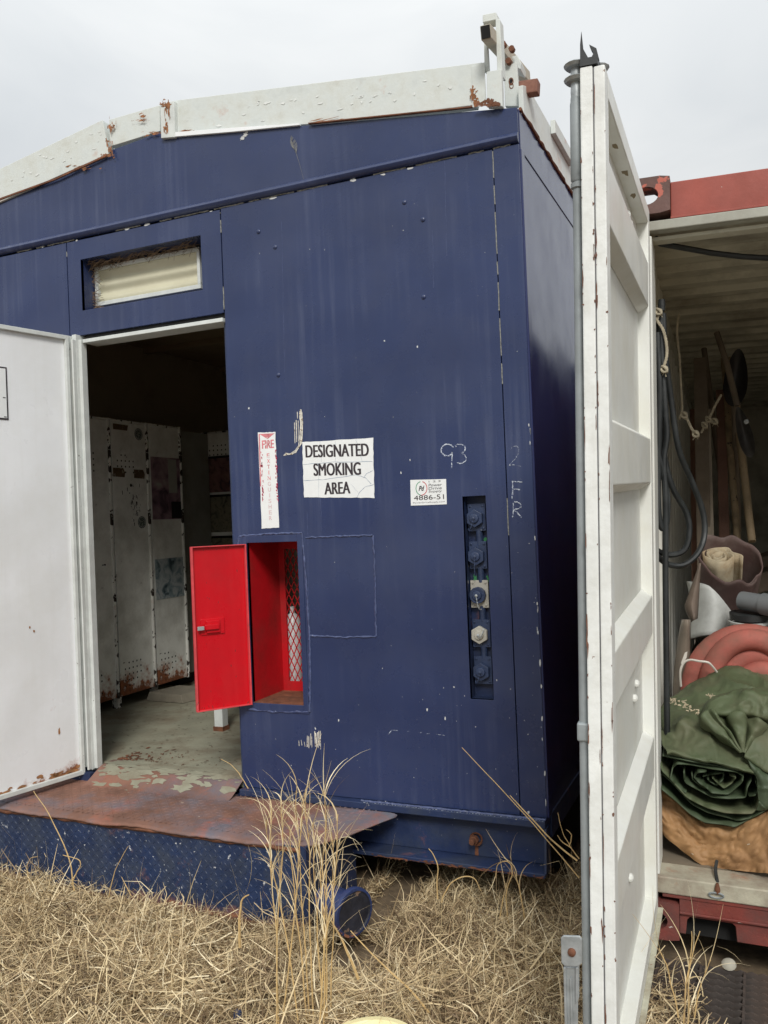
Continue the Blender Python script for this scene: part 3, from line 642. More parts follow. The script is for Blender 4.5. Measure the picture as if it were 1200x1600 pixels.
for i, ch in enumerate('EXTINGUISHER'):
    py = 711.5+i*8.9; c = W(418.5+(py-694)*.036, py, yy)
    if ch: b.text(ch, c, .004 if ch == 'I' else .015, .0175, (1,0,0), (0,0,1), .01)
    if i == 4: b.build('sticker_lettering', pink, fe); b = MB()
b.build('sticker_lettering', pink2, fe)
b = MB(); b.prism([W(405, 678, yy), W(429, 677, yy), W(418, 686, yy)], (0, .0003, 0)); b.prism([W(404, 678, yy), W(406, 678, yy), W(408, 760, yy), W(406.5, 760, yy)], (0, .0003, 0)); b.build('sticker_arrow', pink, fe)
b = MB()
for _ in range(90):
    s_ = random.random() < .5; py = random.uniform(702, 785); px = (407 if s_ else 431)+(py-676)*.036+(random.uniform(-1, 1.5) if s_ else random.uniform(-2.5, 0)); b.blot(W(px, py, yy-.0002), .0022, random.uniform(.002, .006), n=7, rough=.6)
b.build('sticker_border', redp, fe, kind='stuff')
pd = quadsheet([(641, 750), (697, 748.5), (698, 788), (642, 790)], YF-.0018, vinyl, 'supplier_sticker', jag=.0003, n=3)
b = MB(); yy = YF-.0023
for i, t in enumerate(('Power', 'Drive', 'Supply')): b.text(t, W(680, 757.5+i*5.2, yy), .056, .011, (1,0,0), (.18,0,1), .012)
b.text('1 2 3', W(679, 752, yy-.0001), .05, .007, (1,0,0), (0,0,1)); b.text('PowerDriveSupply.com', W(670, 785, yy), .135, .007, (1,0,0), (0,0,1), .004)
b.build('sticker_lettering', ink_grey, pd)
b = MB(); b.text('4886-51', W(670, 777, yy-.0003), .128, .019, (1,0,0), (0,0,1)); b.text('Pd', W(658.5, 763, yy-.0003), .02, .02, (1,0,0), (.25,0,1), .03); b.build('handwritten_number', ink, pd)
for nm, a0, a1, m_ in (('logo_ring', 100, 260, mat('logo_green', (.08,.3,.16), .5, bump=0)), ('logo_ring', -80, 90, mat('logo_red', (.5,.05,.06), .5, bump=0))):
    MB().strip([W(658.5+8.6*math.cos(R(a)), 763+10.6*math.sin(R(a)), yy) for a in np.linspace(a0, a1, 14)], .003, (0,-1,0)).build(nm, m_, pd)

# ---- white roof beams and clutter
MB().prism([W(px, py, YF-.004) for px, py in ((276, 208), (370, 201), (470, 194.5), (470, 197), (370, 207), (276, 215))], (0, -.012, 0)).build('bright_line_strip', white_door, bd, bevel=.001)  # added strip whose white paints the bright line of light below the beam
def beam(pts, y0, th, name, m=white_beam, fl=True):
    b = MB(); P = [W(px, py, y0) for px, py in pts]; b.prism(P, (0, th, 0)); return b.build(name, m, bd, bevel=.002, noisy=.0015)
beam([(-190, 354), (160, 187.5), (170, 240), (-190, 400)], 3.186, .05, 'roof_beam')
beam([(170, 187), (249, 164), (250, 205), (172, 229)], 3.196, .05, 'roof_beam')
beam([(262, 160), (278, 156), (754, 97), (742, 164), (600, 181), (480, 194), (280, 207), (262, 214)], 3.205, .05, 'roof_beam')
beam([(250, 162), (272, 157), (273, 214), (252, 216)], 3.180, .03, 'beam_splice', m=white_trim)
b = MB()
for px, py, sx, sy in ((262, 172, .012, .045), (258, 200, .012, .03), (255, 163, .03, .012), (174, 196, .012, .035), (172, 232, .012, .04), (160, 243, .05, .01), (130, 262, .05, .008), (240, 208, .035, .01), (222, 180, .02, .01), (222, 189, .03, .006), (740, 150, .018, .03), (300, 205, .06, .005), (520, 188, .1, .004)):
    for _ in range(16): p = W(px+random.gauss(0, 1)*sx*200, py+random.gauss(0, 1)*sy*200, 3.1785 if 248 < px < 272 else 3.184 if px < 248 else 3.2); b.blot((p.x, p.y-random.random()*.0008, p.z), sx*random.uniform(.08, .5), sy*random.uniform(.08, .5), n=11, rough=.8)
b.build('rust_patch', mat('orange_brown_rust', (.27,.115,.05), .9, var=.6, vs=50, bump=.6), bd, kind='stuff')
b = MB()
for _ in range(30):      # curled flakes of paint on the beams
    px = random.uniform(290, 720); py = 212-.12*(px-280)-random.uniform(4, 45); p = W(px, py, 3.203); b.blot(p, random.uniform(.004, .014), random.uniform(.002, .006), n=9, rough=.7)
for _ in range(18):
    px = random.uniform(10, 158); py = 262-.46*px+random.uniform(8, 40); p = W(px, py, 3.184); b.blot(p, random.uniform(.004, .014), random.uniform(.002, .006), n=9, rough=.7)
b.build('paint_flake', mat('pale_flake', (.72,.74,.72), .6, bump=.4), bd, kind='stuff')
b = MB(); P = [W(px, py, 3.2) for px, py in ((0, 314), (90, 282), (170, 245))]
for a, c in zip(P[:-1], P[1:]): b.bar(a+Vector((0,-.016,0)), c+Vector((0,-.016,0)), .006, .008)
P = [W(px, py, 3.2) for px, py in ((485, 195), (600, 183), (740, 169))]
for a, c in zip(P[:-1], P[1:]): b.bar(a+Vector((0, -.012, 0)), c+Vector((0, -.012, 0)), .014, .004)
b.build('rust_line', rust_m, bd, noisy=.003, each=True)
def plate(c4, y0, th, name='roof_bracket', m=white_beam): return MB().prism([W(px, py, y0) for px, py in c4], (0, th, 0)).build(name, m, bd, bevel=.002)
plate([(754, 23), (775, 19), (777, 30), (754, 35)], 3.19, .05)
plate([(774, 28), (781, 30), (785, 118), (777, 118)], 3.19, .05)
plate([(755, 33), (759, 33), (764, 112), (757, 112)], 3.22, .02)
plate([(760, 112), (783, 108), (785, 166), (761, 166)], 3.175, .03)
plate([(787, 104), (807, 97), (811, 166), (789, 166)], 3.30, .02)
plate([(800, 88), (808, 86), (814, 98), (813, 108), (803, 104)], 3.33, .08)
plate([(737, 104), (757, 97), (760, 165), (738, 168)], 3.201, .003, 'end_plate')
sq = MB(); p, q_ = W(759, 50, 3.09), W(822, 122, 3.95)
sq.bar(p, q_, .04, .05); st = sq.build('square_tube', mat('cream_square_tube', (.42,.38,.30), .7, var=.2, vs=9, rust=.35, rs=8, bump=.6), bd, bevel=.003)
d_ = (q_-p).normalized(); MB().bar(p-d_*.003, p-d_*.0005, .034, .044).build('tube_mouth', dark, st)
b = MB()
for px, py in ((788, 72), (796, 98), (801, 79)): p = W(px, py, 3.3); b.lathe([(0, .012), (.02, .012)], p, (0,-1,0), 8, True)
b.build('rusty_bolt', rust_m, bd, each=True)
b = MB()
for k in range(60):
    px = random.uniform(745, 781); t = (px-745)/36; b.blot(W(px, 165-random.uniform(0, 9)*(math.sin(t*3.1)**2+.2), 3.17-random.random()*.002), random.uniform(.003, .009), random.uniform(.003, .008), n=7, rough=.7)
b.build('rust_crumbs', rust_m, bd, kind='stuff')
b = MB(); b.strip([W(*p_, 3.2985) for p_ in arc(798.5, 127, 3.2, 5.2, 0, 360, 14)], .004, (0,-1,0)); b.strip([W(*p_, 3.2985) for p_ in arc(799, 134, 3, 4, 0, 360, 12)], .003, (0,-1,0)); b.build('slot_ring', rust_m, bd, each=True)
b = MB(); b.blot(W(798.5, 126.5, 3.2983), .006, .009, n=12, rough=.1); b.build('slot_hole', dark, bd)
a_, c_ = W(812, 136, 3.33), W(840, 133, 3.33)
MB().bar(a_+Vector((-.04, .02, 0)), c_+Vector((0, .02, 0)), .05, .052).build('timber_stub', wood_cut, label='short reddish brown timber stub sticking out past the roof corner brackets', cat='timber', bevel=.004, noisy=.002)
b = MB(); b.prism([(XR-.012, YF+.07, 3.09), (XR-.012, YB, 3.09), (XR-.012, YB, 3.235), (XR-.012, YF+.16, 3.235), (XR-.012, YF+.07, 3.20)], (.02, 0, 0)); b.box(XR+.009, XR+.03, YF+.55, YF+.95, 3.20, 3.26)
b.build('side_roof_rail', white_beam, bd, bevel=.002)
b = MB(); P = wob((XR+.006, YF+.02, 3.088), (XR+.006, YB, 3.088), 180, .006); b.tube(P, [.006*random.uniform(.5, 1.7) for _ in P], 6); b.build('rust_line', rust_m, bd)

# ================================================================== STEEL LANDING
ld = thing('steel_landing', 'rusty brown checker plate landing with blue front at the doorway', 'landing', (-2.4, 2.95, 0))
def fz(x): return .36
tp = [(-4.2, 2.735), (-1.80, 2.735), (-1.66, 2.745), (-1.56, 2.79), (-1.47, 2.93), (-1.415, 3.08), (-1.40, 3.134), (-4.2, 3.134)]
b = MB(); n = 44; P = []
poly = [(x+(.0), y+(.010*noise.noise(Vector((x*9, 0, 0)))+.005*noise.noise(Vector((x*40, 0, 0)))), .362) for x in np.linspace(-4.2, -1.80, n) for y in (2.728,)]
poly += [(x, y, .362) for x, y in tp[2:7]] + [(-1.45, 3.164, .362), (-4.2, 3.164, .362)]
b = MB(); FX = [-4.2, -1.80, -1.66, -1.56, -1.47, -1.415, -1.385]; FY = [2.735, 2.735, 2.745, 2.79, 2.93, 3.08, 3.15]
def plate_pt(u, v):
    x = -4.2+2.815*(u**.9); fy = float(np.interp(x, FX, FY)); fy += (.016*noise.noise(Vector((x*5, 0, 0)))+.007*noise.noise(Vector((x*31, 0, 0))))*(1-max(0, (x+1.7))*2.5)
    y = fy+(3.164-fy)*v; droop = math.exp(-(y-fy)/.03)*(.012+.010*noise.noise(Vector((x*4, 9, 0))))
    return (x, y, .3625-droop+.003*noise.noise(Vector((x*5, y*5, 2)))*(1-v))
b.grid(plate_pt, 170, 26); tpn = b.build('tread_plate', rust_floor, ld, smooth=True); sm = tpn.modifiers.new('thick', 'SOLIDIFY'); sm.thickness = .008
b = MB(); nxx = 40
def thr(u, v):
    x = -2.945+.805*u; y = 3.075+v*(.20+.07*noise.noise(Vector((x*5, 2, 0)))); t_ = min(1, max(0, (y-3.075)/.165)); return (x, y, .3615+.0610*t_*t_*(3-2*t_))
b.grid(thr, nxx, 10); b.build('threshold', rust_floor, ld, smooth=True)
def ramp_z(y): t_ = min(1, max(0, (y-3.075)/.165)); return .3615+.0610*t_*t_*(3-2*t_)
b = MB()                      # remains of the floor paint running out over the rusty plate
for _ in range(420):
    x = random.uniform(-2.9, -2.15); y = 3.29-abs(random.gauss(0, .06+.03*noise.noise(Vector((x*5, 1, 1))))); r_ = random.uniform(.004, .03)
    for q_ in (1,):
        n9 = 9; c_ = (x, y, ramp_z(y)+.0012+random.random()*.0006); sl_ = (ramp_z(y+.01)-ramp_z(y-.01))/.02
        b.blot(c_, r_*1.6, r_*.6, (1, 0, 0), (0, 1, sl_), n=n9, rough=.7)
b.build('paint_remains', floor_in, ld, kind='stuff')
b = MB()
for _ in range(120):
    x = -2.93+.75*random.random()**2; y = 3.30+abs(random.gauss(0, .12)); l_ = random.uniform(.003, .012)*(1.6 if x < -2.75 else .7); a = random.uniform(0, 3)
    b.blot((x, y, .4235), l_, l_*.5, (math.cos(a), math.sin(a), .1), (-math.sin(a), math.cos(a), 0), n=7, rough=.7)
b.build('doorway_litter', rust_m, ld, kind='stuff')
b = MB(); b.box(-2.95, -2.137, 3.1655, 3.1995, .34, .361); b.build('rear_ledge', blue_dk, ld)
b = MB(); b.box(-4.2, -2.95, 3.14, 3.163, .362, .40); b.build('hinge_sill', blue_dk, ld)
def lugs(b, o, u, v, nrm, W_, H_, sp=.027, keep=None):
    o, u, v, nrm = map(Vector, (o, u, v, nrm)); 
    for j in range(int(H_/sp)):
        for i in range(int(W_/sp)):
            c = o+u*((i+.5)*sp)+v*((j+.5)*sp)
            if keep and not keep(c): continue
            a = R(45) if (i+j) % 2 else R(-45); d = u*math.cos(a)+v*math.sin(a); e = v*math.cos(a)-u*math.sin(a)
            l, wd, h = sp*.42, sp*.12, .0018
            b.add([c-d*l, c+d*l, c+e*wd, c-e*wd, c+d*l*.45+nrm*h, c-d*l*.45+nrm*h], [(0,3,5),(0,5,2),(3,1,4),(3,4,5),(1,2,4),(2,5,4)])
b = MB(); lugs(b, (-3.6, 2.775, .3622), (1,0,0), (0,1,0), (0,0,1), 2.15, .42, keep=lambda c: c.x < -1.6+(c.y-2.75)*.35-.02); b.build('tread_lug', rust_floor, ld, kind='stuff', smooth=False)
b = MB(); b.box(-4.2, -1.585, 2.752, 2.760, .03, .352); fp = b.build('front_plate', blue_plate, ld)
b = MB(); lugs(b, (-3.9, 2.7518, .035), (1,0,0), (0,0,1), (0,-1,0), 2.3, .318, .0225); b.build('plate_lug', blue_plate, fp, kind='stuff')
b = MB(); b.tube(wob((-3.9, 2.748, .338), (-1.6, 2.750, .340), 90, .007), .008, 6); b.build('rolled_edge', rust_m, ld, noisy=.003)
b = MB(); b.box(-1.585, -1.577, 2.752, 3.16, .03, .352); b.build('end_plate', blue_dk, ld)
b = MB(); b.box(-4.2, -1.59, 2.738, 2.7515, .015, .05); b.build('rusty_toe', rust_m, ld, noisy=.006)
# skid pipe end with flange
pc0 = WP(558, 1428, 1, 2.70)
b = MB(); ax = Vector((1, -.42, 0)).normalized(); s0 = pc0-ax*.17
b.lathe([(0, .058), (.13, .058)], s0, ax, 28); b.lathe([(.13, .060), (.135, .083), (.15, .085), (.158, .083), (.159, .074)], s0, ax, 32)
b.build('skid_pipe_end', mat('blue_pipe_paint', (.030,.050,.15), .4, var=.25, vs=9, chips=.3, ccol=(.38,.16,.09), cs=11, rust=.35, rs=7, bump=.5, grime=.4, gcol=(.015,.014,.018), gs=12), label='short blue flanged skid pipe end lying in straw beside the landing', cat='pipe', smooth=True)
b = MB(); b.lathe([(.1585, .0745), (.152, .072), (.152, .0001)], s0, ax, 32); b.build('dark_end_cap', mat('dark_scabbed_steel', (.03,.032,.045), .5, var=.5, vs=14, chips=.3, ccol=(.22,.15,.11), cs=18, bump=.5), bpy.data.objects['skid_pipe_end'])

# ================================================================== LOCKERS AND BENCH
def on_plane(px, py, o_, nrm):
    d = CF*FPX + CR*(px-600) - CU*(py-800); return CAM + d*((Vector(o_)-CAM).dot(Vector(nrm))/d.dot(Vector(nrm)))
def locker(y0, y1, label, holes=True, lean=0., zt=2.245, zb=.50, open_=False):
    t = thing('metal_locker', label, 'locker', (-3.9, (y0+y1)/2, .42), group='metal lockers inside the blue building')
    xf = -3.7; g_ = .006
    b = MB(); b.box(-4.18, xf-.022, y0+g_, y1-g_, zb+.01, zt); b.build('body', locker_edge, t)
    b = MB(); b.box(-4.15, -4.1, y0+.02, y0+.06, .421, zb+.01); b.box(-3.78, -3.74, y0+.02, y0+.06, .421, zb+.01); b.build('leg', locker_edge, t, each=True)
    b = MB(); b.box(xf-.020, xf, y0+.012, y1-.014, zb, zt-.02); d = b.build('locker_door', locker_m, t, bevel=.002, noisy=.003)
    b = MB(); b.box(xf-.021, xf+.014, y1-.022, y1-.010, zb-.004, zt-.004); b.box(xf-.021, xf+.007, y0+.004, y1-.013, zt-.019, zt-.006); b.build('locker_lip', locker_edge, t, noisy=.003)
    MB().box(xf-.021, xf+.004, y1-.0095, y1+.004, zb+.01, zt-.01).build('gap_shade_strip', dark, t)  # dark strip added to paint the shade between neighbouring lockers
    if holes:
        b = MB(); yc = (y0+y1)/2-.03
        for zc, rows in ((zt-.23, 4), (zb+.20, 5)):
            for j in range(rows):
                for i in range(5):
                    if (i == 4 and j not in (1, 2)) or (j in (0, rows-1) and i in (0, 3, 4)): 
                        if random.random() < .8: continue
                    b.blot((xf+.0018, yc-.09+i*.037, zc-j*.036), .0062, .0062, (0,1,0), (0,0,1), n=8, rough=.12)
        b.blot((xf+.0018, yc+.03, zt-.42), .011, .011, (0,1,0), (0,0,1), n=10, rough=.2)
        b.build('dark_vent_disc', dark, t, kind='stuff')  # flat dark discs stand in for the shaded holes
    return t, xf
l1, xf = locker(3.86, 4.215, 'cream steel locker nearest the white door jamb, partly hidden')
b = MB(); 
for _ in range(4): b.blot((xf+.002, 4.12+random.uniform(-.02, .02), 1.33), .006, .006, (0,1,0), n=8)
b.build('key_mark', dark, l1)
l2, xf = locker(4.22, 4.575, 'cream locker with two round stickers and torn brown tape strip')
for z in (2.16, 1.585):
    s_ = MB(); s_.lathe([(0, .040), (.001, .039), (.0011, .0001)], (xf+.001, 4.49, z), (1,0,0), 20); r_ = s_.build('round_sticker', mat('sticker_teal_grey', (.07,.09,.085), .5, bump=0, chips=.5, ccol=(.3,.33,.3), cs=110), l2)
    s_ = MB(); s_.strip([(xf+.0026, 4.49+.032*math.cos(a), z+.032*math.sin(a)) for a in np.linspace(0, 6.283, 24)], .0025, (1,0,0)); s_.build('sticker_ring', fleck, r_)
tape_m = mat('brown_tape', (.12,.075,.04), .6, var=.3, vs=20, chips=.3, ccol=(.35,.32,.26), cs=30)
b = MB()
for ya, yb_, z in ((4.235, 4.34, 1.905), (4.43, 4.53, 1.90)): b.prism([(xf+.001, ya, z-.028), (xf+.001, yb_, z-.03), (xf+.001, yb_+.006, z), (xf+.001, yb_-.01, z+.028), (xf+.001, ya, z+.028)], (.001, 0, 0))
b.prism([(xf+.001, 4.25, 2.175), (xf+.001, 4.38, 2.175), (xf+.001, 4.39, 2.21), (xf+.001, 4.25, 2.212)], (.001, 0, 0)); b.build('tape_residue', tape_m, l2, each=True)
b = MB()
for _ in range(34): b.blot((xf+.002, 4.42+random.gauss(0, .035), 1.72+random.gauss(0, .06)), random.uniform(.002, .006), random.uniform(.004, .016), (0,1,0), n=7, rough=.6)
b.build('chipped_paint', dark, l2, kind='stuff')
l3, xf = locker(4.58, 4.93, 'cream locker with two faded posters, one purple and one blue grey')
MB().box(xf+.001, xf+.003, 4.60, 4.915, 1.60, 2.02).build('poster', post_a, l3, label='faded purple poster')
MB().box(xf+.0031, xf+.0038, 4.78, 4.87, 1.78, 2.01).build('poster_margin', mat('pale_paper', (.38,.38,.34), .6), l3)
MB().box(xf+.0031, xf+.0038, 4.80, 4.914, 1.605, 1.72).build('poster_dark_corner', dark, l3)
MB().box(xf+.001, xf+.003, 4.605, 4.925, 1.065, 1.335).build('poster', post_b, l3, label='faded blue grey poster')
l4 = thing('metal_locker', 'dim grey locker side standing between two postered lockers', 'locker', (-3.9, 5.1, .42), group='metal lockers inside the blue building')
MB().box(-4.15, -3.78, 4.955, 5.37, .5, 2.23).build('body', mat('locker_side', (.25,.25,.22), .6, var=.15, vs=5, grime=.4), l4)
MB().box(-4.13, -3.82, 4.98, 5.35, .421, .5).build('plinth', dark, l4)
y5 = 5.40; pL = W(311, 676, y5); x5 = pL.x; z5 = pL.z
l5 = thing('metal_locker', 'cream locker at the back with three dark framed pictures in a column', 'locker', (x5+.18, y5+.2, .42), group='metal lockers inside the blue building')
MB().box(x5, x5+.36, y5+.022, y5+.45, .5, z5).build('body', locker_edge, l5)
MB().box(x5+.015, x5+.35, y5, y5+.02, .51, z5-.015).build('locker_door', locker_m, l5, bevel=.002)
MB().box(x5+.02, x5+.34, y5+.04, y5+.43, .421, .5).build('plinth', dark, l5)
b = MB()
for j in range(3):
    for i in range(6):
        if not (j == 0 and i in (0, 5)): b.blot((x5+.09+i*.036, y5-.0018, z5-.11-j*.034), .006, .006, n=8, rough=.1)
b.build('dark_vent_disc', dark, l5, kind='stuff')  # dark discs again, painting the shade of the perforations
for (a, c, m_) in ((.20, .46, post_d), (.49, .76, post_c), (.80, 1.06, post_c)):
    MB().box(x5+.075, x5+.34, y5-.003, y5-.001, z5-c, z5-a).build('picture', m_, l5)
    b = MB(); b.box(x5+.055, x5+.075, y5-.006, y5-.001, z5-c+.05, z5-a-.03); b.box(x5+.08, x5+.33, y5-.006, y5-.0035, z5-a-.005, z5-a+.012); b.build('picture_edge', dark, l5, each=True)
bn = thing('bench', 'white rusty legged bench just behind the red cabinet door', 'bench', (-2.3, 4.05, .42))
b = MB(); lp = WP(345, 1141, 2, .42); b.box(lp.x-.027, lp.x+.027, lp.y-.02, lp.y+.035, .4205, .85); lg = b.build('leg', white_trim, bn, bevel=.003)
MB().box(lp.x-.031, lp.x+.031, lp.y-.024, lp.y+.039, .4205, .445).build('rust_foot', rust_m, bn, noisy=.004)
MB().box(-1.75, -1.70, lp.y-.02, lp.y+.035, .4205, .85).build('leg', white_trim, bn, bevel=.003)
MB().box(lp.x-.03, -1.65, lp.y-.03, lp.y+.3, .852, .885).build('seat', wood_m, bn, bevel=.003)
p = WP(268, 1094, 2, .42)
b = MB(); b.prism([(p.x-.16, p.y-.06, .421), (p.x+.15, p.y-.08, .421), (p.x+.13, p.y-.07, .475), (p.x-.14, p.y-.05, .478)], (.06, .24, .0)); b.build('floor_block', block_m, label='dusty low block on the floor in front of the lockers', cat='block', bevel=.004, noisy=.004)
# pale canister put in for an unidentified bright shape behind the mesh
pe = on_plane(459, 1010, (0, 3.56, 0), (0, 1, 0))
b = MB(); b.lathe([(0, .0001), (.0, .034), (.01, .04), (.30, .04), (.335, .03), (.35, .012), (.38, .012), (.38, .0001)], (pe.x, pe.y, pe.z-.19), (0,0,1), 20)
ext = thing('pale_canister', 'pale upright canister added for the bright shape behind the red expanded mesh', 'canister', (pe.x, pe.y, pe.z-.19)); b.build('shell', vinyl, ext, smooth=True)
MB().box(pe.x-.09, pe.x+.09, pe.y-.05, pe.y+.05, pe.z-.215, pe.z-.192).build('bracket', red_in, ext)

# ================================================================== SHIPPING CONTAINER (its own frame)
ct = thing('shipping_container', 'open red and white shipping container packed with tools and hoses', 'container', (1.2, 3, 0), CON)
def cb(name, m, *boxes, parent=None, **k):
    b = MB()
    for q in boxes: b.box(*q)
    return b.build(name, m, parent or ct, CON, **k)
def casting(x0, z0, nm='corner_casting', m=cast_m):
    b = MB(); x1, z1, y0, y1 = x0+.152, z0+.122, -.012, .16; cx, cz = (x0+x1)/2, (z0+z1)/2; n = 20
    outer = []; inner = []
    for k in range(n):
        a = 2*math.pi*k/n; c, s_ = math.cos(a), math.sin(a); q = 1/max(abs(c)/.076, abs(s_)/.061); outer.append((cx+c*q, cz+s_*q)); inner.append((cx+.040*c*(1.0), cz+.030*s_))
    vs = [(x, y0, z) for x, z in outer]+[(x, y0, z) for x, z in inner]+[(x, y0+.07, z) for x, z in inner]+[(x, y1, z) for x, z in outer]
    fs = []
    for k in range(n):
        j = (k+1) % n; fs += [(k, j, n+j, n+k), (n+k, n+j, 2*n+j, 2*n+k), (j, k, 3*n+k, 3*n+j)]
    fs += [(3*n+k, 3*n+(k+1) % n, 2*n+(k+1) % n, 2*n+k) for k in range(n)]
    return b.add(vs, fs).build(nm, m, ct, CON)
casting(.0, 2.418); casting(.0, .03, m=red_worn); casting(2.286, 2.418); casting(2.286, .03, m=red_worn)
cb('header_beam', red_steel, (.1525, 2.2855, .012, .05, 2.397, 2.522), (.1525, 2.2855, .0505, .10, 2.398, 2.41), bevel=.003)
cb('header_edge', red_steel, (.1525, 2.2855, -.002, .0115, 2.397, 2.404), bevel=.001)
rail_m = mat('shaded_header_rail', (.34,.34,.29), .6, var=.12, vs=9, grime=.5, gcol=(.16,.13,.1), rust=.12)  # grey darkened to hold the shade under the header
sill_m = mat('worn_sill_plate', (.40,.375,.29), .7, var=.2, vs=9, grime=.95, gcol=(.22,.165,.125), gs=5, rust=.33, rs=8, chips=.14, ccol=(.6,.58,.5), cs=18, bump=.6)
cb('header_rail', rail_m, (.065, 2.38, -.004, .045, 2.364, 2.396), bevel=.003)
cb('header_gutter', cont_roof, (.065, 2.38, .046, .10, 2.345, 2.356))
# sill beam with fork pocket
b = MB()
P = [(.1525, .055), (.171, .055), (.176, .102), (.184, .112), (.312, .112), (.322, .104), (.326, .055), (2.2855, .055), (2.2855, .168), (.1525, .168)]
b.prism([(x, .0, z) for x, z in P], (0, .05, 0)); b.box(.1525, 2.2855, -.012, -.0005, .122, .130)
b.build('sill_beam', red_worn, ct, CON, bevel=.002)
cb('sill_top', red_worn, (.1, 2.3, -.004, .06, .1685, .182), bevel=.002)
cb('threshold_plate', sill_m, (.068, 2.37, -.010, .115, .1825, .236), bevel=.004, noisy=.002)
for i in range(9):
    cb('floor_board', plywood, (.06+i*.255, .06+i*.255+.253, .117, 5.9, .19, .2355))
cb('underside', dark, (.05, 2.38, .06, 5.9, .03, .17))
# pocket sleeve walls visible through the opening
cb('post', red_steel, (.0, .066, .0, .09, .153, 2.417), bevel=.004); cb('post', red_steel, (2.338, 2.438, .0, .09, .153, 2.417), bevel=.004)
cb('inner_post', cont_white, (.0665, .092, .002, .16, .237, 2.349), bevel=.003)
def corr(y0, y1, per, dep):
    P = []; y = y0; 
    while y < y1:
        P += [(y, 0), (y+per*.34, 0), (y+per*.5, dep), (y+per*.84, dep)]; y += per
    return P
Pw = corr(.16, 5.9, .275, .034)
def sheet(name, m, f0, f1, prof):
    b = MB(); vs = [f0(*p) for p in prof]+[f1(*p) for p in prof]; n = len(prof); b.add(vs, [(i, i+1, n+i+1, n+i) for i in range(n-1)]); return b.build(name, m, ct, CON)
sheet('left_wall_inner', cont_wall, lambda y, d: (.052-d*.9, y, .236), lambda y, d: (.052-d*.9, y, 2.40), Pw)
sheet('left_wall_outer', red_worn, lambda y, d: (.046-d*.9, y, .16), lambda y, d: (.046-d*.9, y, 2.42), Pw)
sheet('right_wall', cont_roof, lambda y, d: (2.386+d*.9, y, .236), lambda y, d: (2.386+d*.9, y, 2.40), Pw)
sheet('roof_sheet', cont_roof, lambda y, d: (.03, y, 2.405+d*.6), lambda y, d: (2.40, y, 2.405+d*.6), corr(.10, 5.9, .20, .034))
cb('roof_cover', red_worn, (.03, 2.40, .10, 5.9, 2.43, 2.435))
cb('top_side_rail', cont_in, (.0, .062, .161, 5.9, 2.345, 2.425), (2.376, 2.438, .161, 5.9, 2.345, 2.425), bevel=.003, each=True)
cb('bottom_side_rail', red_worn, (.0, .045, .161, 5.9, .03, .16))
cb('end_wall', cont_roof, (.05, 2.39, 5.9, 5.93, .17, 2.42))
b = MB(); b.tube([Cp(px, py, y) for px, py, y in ((1024, 372, .10), (1032, 381, .12), (1060, 386, .14), (1110, 395, .18), (1160, 401, .2), (1230, 405, .25), (1300, 402, .3))], .010, 8)
b.build('overhead_cable', rubber, F=CON, label='black cable slung just under the container roof opening', cat='cable', smooth=True)
# ---- container door, open at right angles towards the camera
DR = thing('container_door', 'tall white open container door seen edge on with inside ribs', 'container door', (.06, -.6, .1), CON)
# door frame coordinates: t along the leaf from the hinge, x across, z up.  sag: the free end hangs a little
hd = Vector((0, -1, -.0172)).normalized()
def dp(x, t, z): return (x - t*.010, -.03-t, z - t*.040)
def dbox(b, x0, x1, t0, t1, z0, z1): 
    b.add([dp(x, t, z) for z in (z0, z1) for t in (t0, t1) for x in (x0, x1)], [(0,2,3,1),(4,5,7,6),(0,1,5,4),(1,3,7,5),(3,2,6,7),(2,0,4,6)])
LT = 1.08; ZB, ZT = .137, 2.422
b = MB(); dbox(b, .048, .052, .045, LT-.055, ZB+.04, ZT-.04); b.build('door_panel', cont_white, DR, CON)
b = MB(); dbox(b, .040, .088, 0, .048, ZB, ZT); b.build('hinge_stile', cont_white, DR, CON, bevel=.003)
b = MB(); dbox(b, .0645, .088, LT-.055, LT, ZB, ZT); b.build('lock_stile', cont_edge, DR, CON, bevel=.003)
b = MB(); dbox(b, .036, .0625, LT-.052, LT+.002, ZB-.006, ZT+.002); b.build('door_edge_strip', cont_edge, DR, CON, bevel=.003)
b = MB(); dbox(b, .060, .066, LT-.03, LT-.002, ZB, ZT-.002); b.build('gasket', mat('grey_gasket', (.10,.10,.11), .7, bump=.2), DR, CON)
b = MB(); dbox(b, .040, .088, .0485, LT-.0555, ZT-.052, ZT); b.build('top_rail', cont_white, DR, CON, bevel=.003)
b = MB(); dbox(b, .040, .088, .0485, LT-.0555, ZB, ZB+.055); b.build('bottom_rail', cont_white, DR, CON, bevel=.003)
b = MB(); dbox(b, .0885, .104, .0, LT-.01, ZB+.0, ZB+.006); b.build('bottom_seal', cream, DR, CON)
for z0, z1 in ((2.10, 2.24), (1.53, 1.67), (1.045, 1.165), (.585, .71)):
    b = MB(); b.add([dp(x, t, z) for x, t, z in ((.0525,.0485,z0-.022),(.086,.0485,z0),(.086,.0485,z1),(.0525,.0485,z1+.022),(.0525,LT-.0555,z0-.022),(.086,LT-.0555,z0),(.086,LT-.0555,z1),(.0525,LT-.0555,z1+.022))],
          [(0,1,5,4),(1,2,6,5),(2,3,7,6),(0,3,2,1),(4,5,6,7),(0,4,7,3)]); b.build('rib', cont_white, DR, CON, bevel=.003)
b = MB()
for t, z in ((.30, 2.30), (.36, 2.31), (.27, .93), (.33, .90), (.5, .45)): b.lathe([(0, .012), (.008, .012), (.012, .006), (.013, .0005)], dp(.0525, t, z), (1,0,0), 10)
b.build('bolt_head', cont_white, DR, CON, each=True)
b = MB(); 
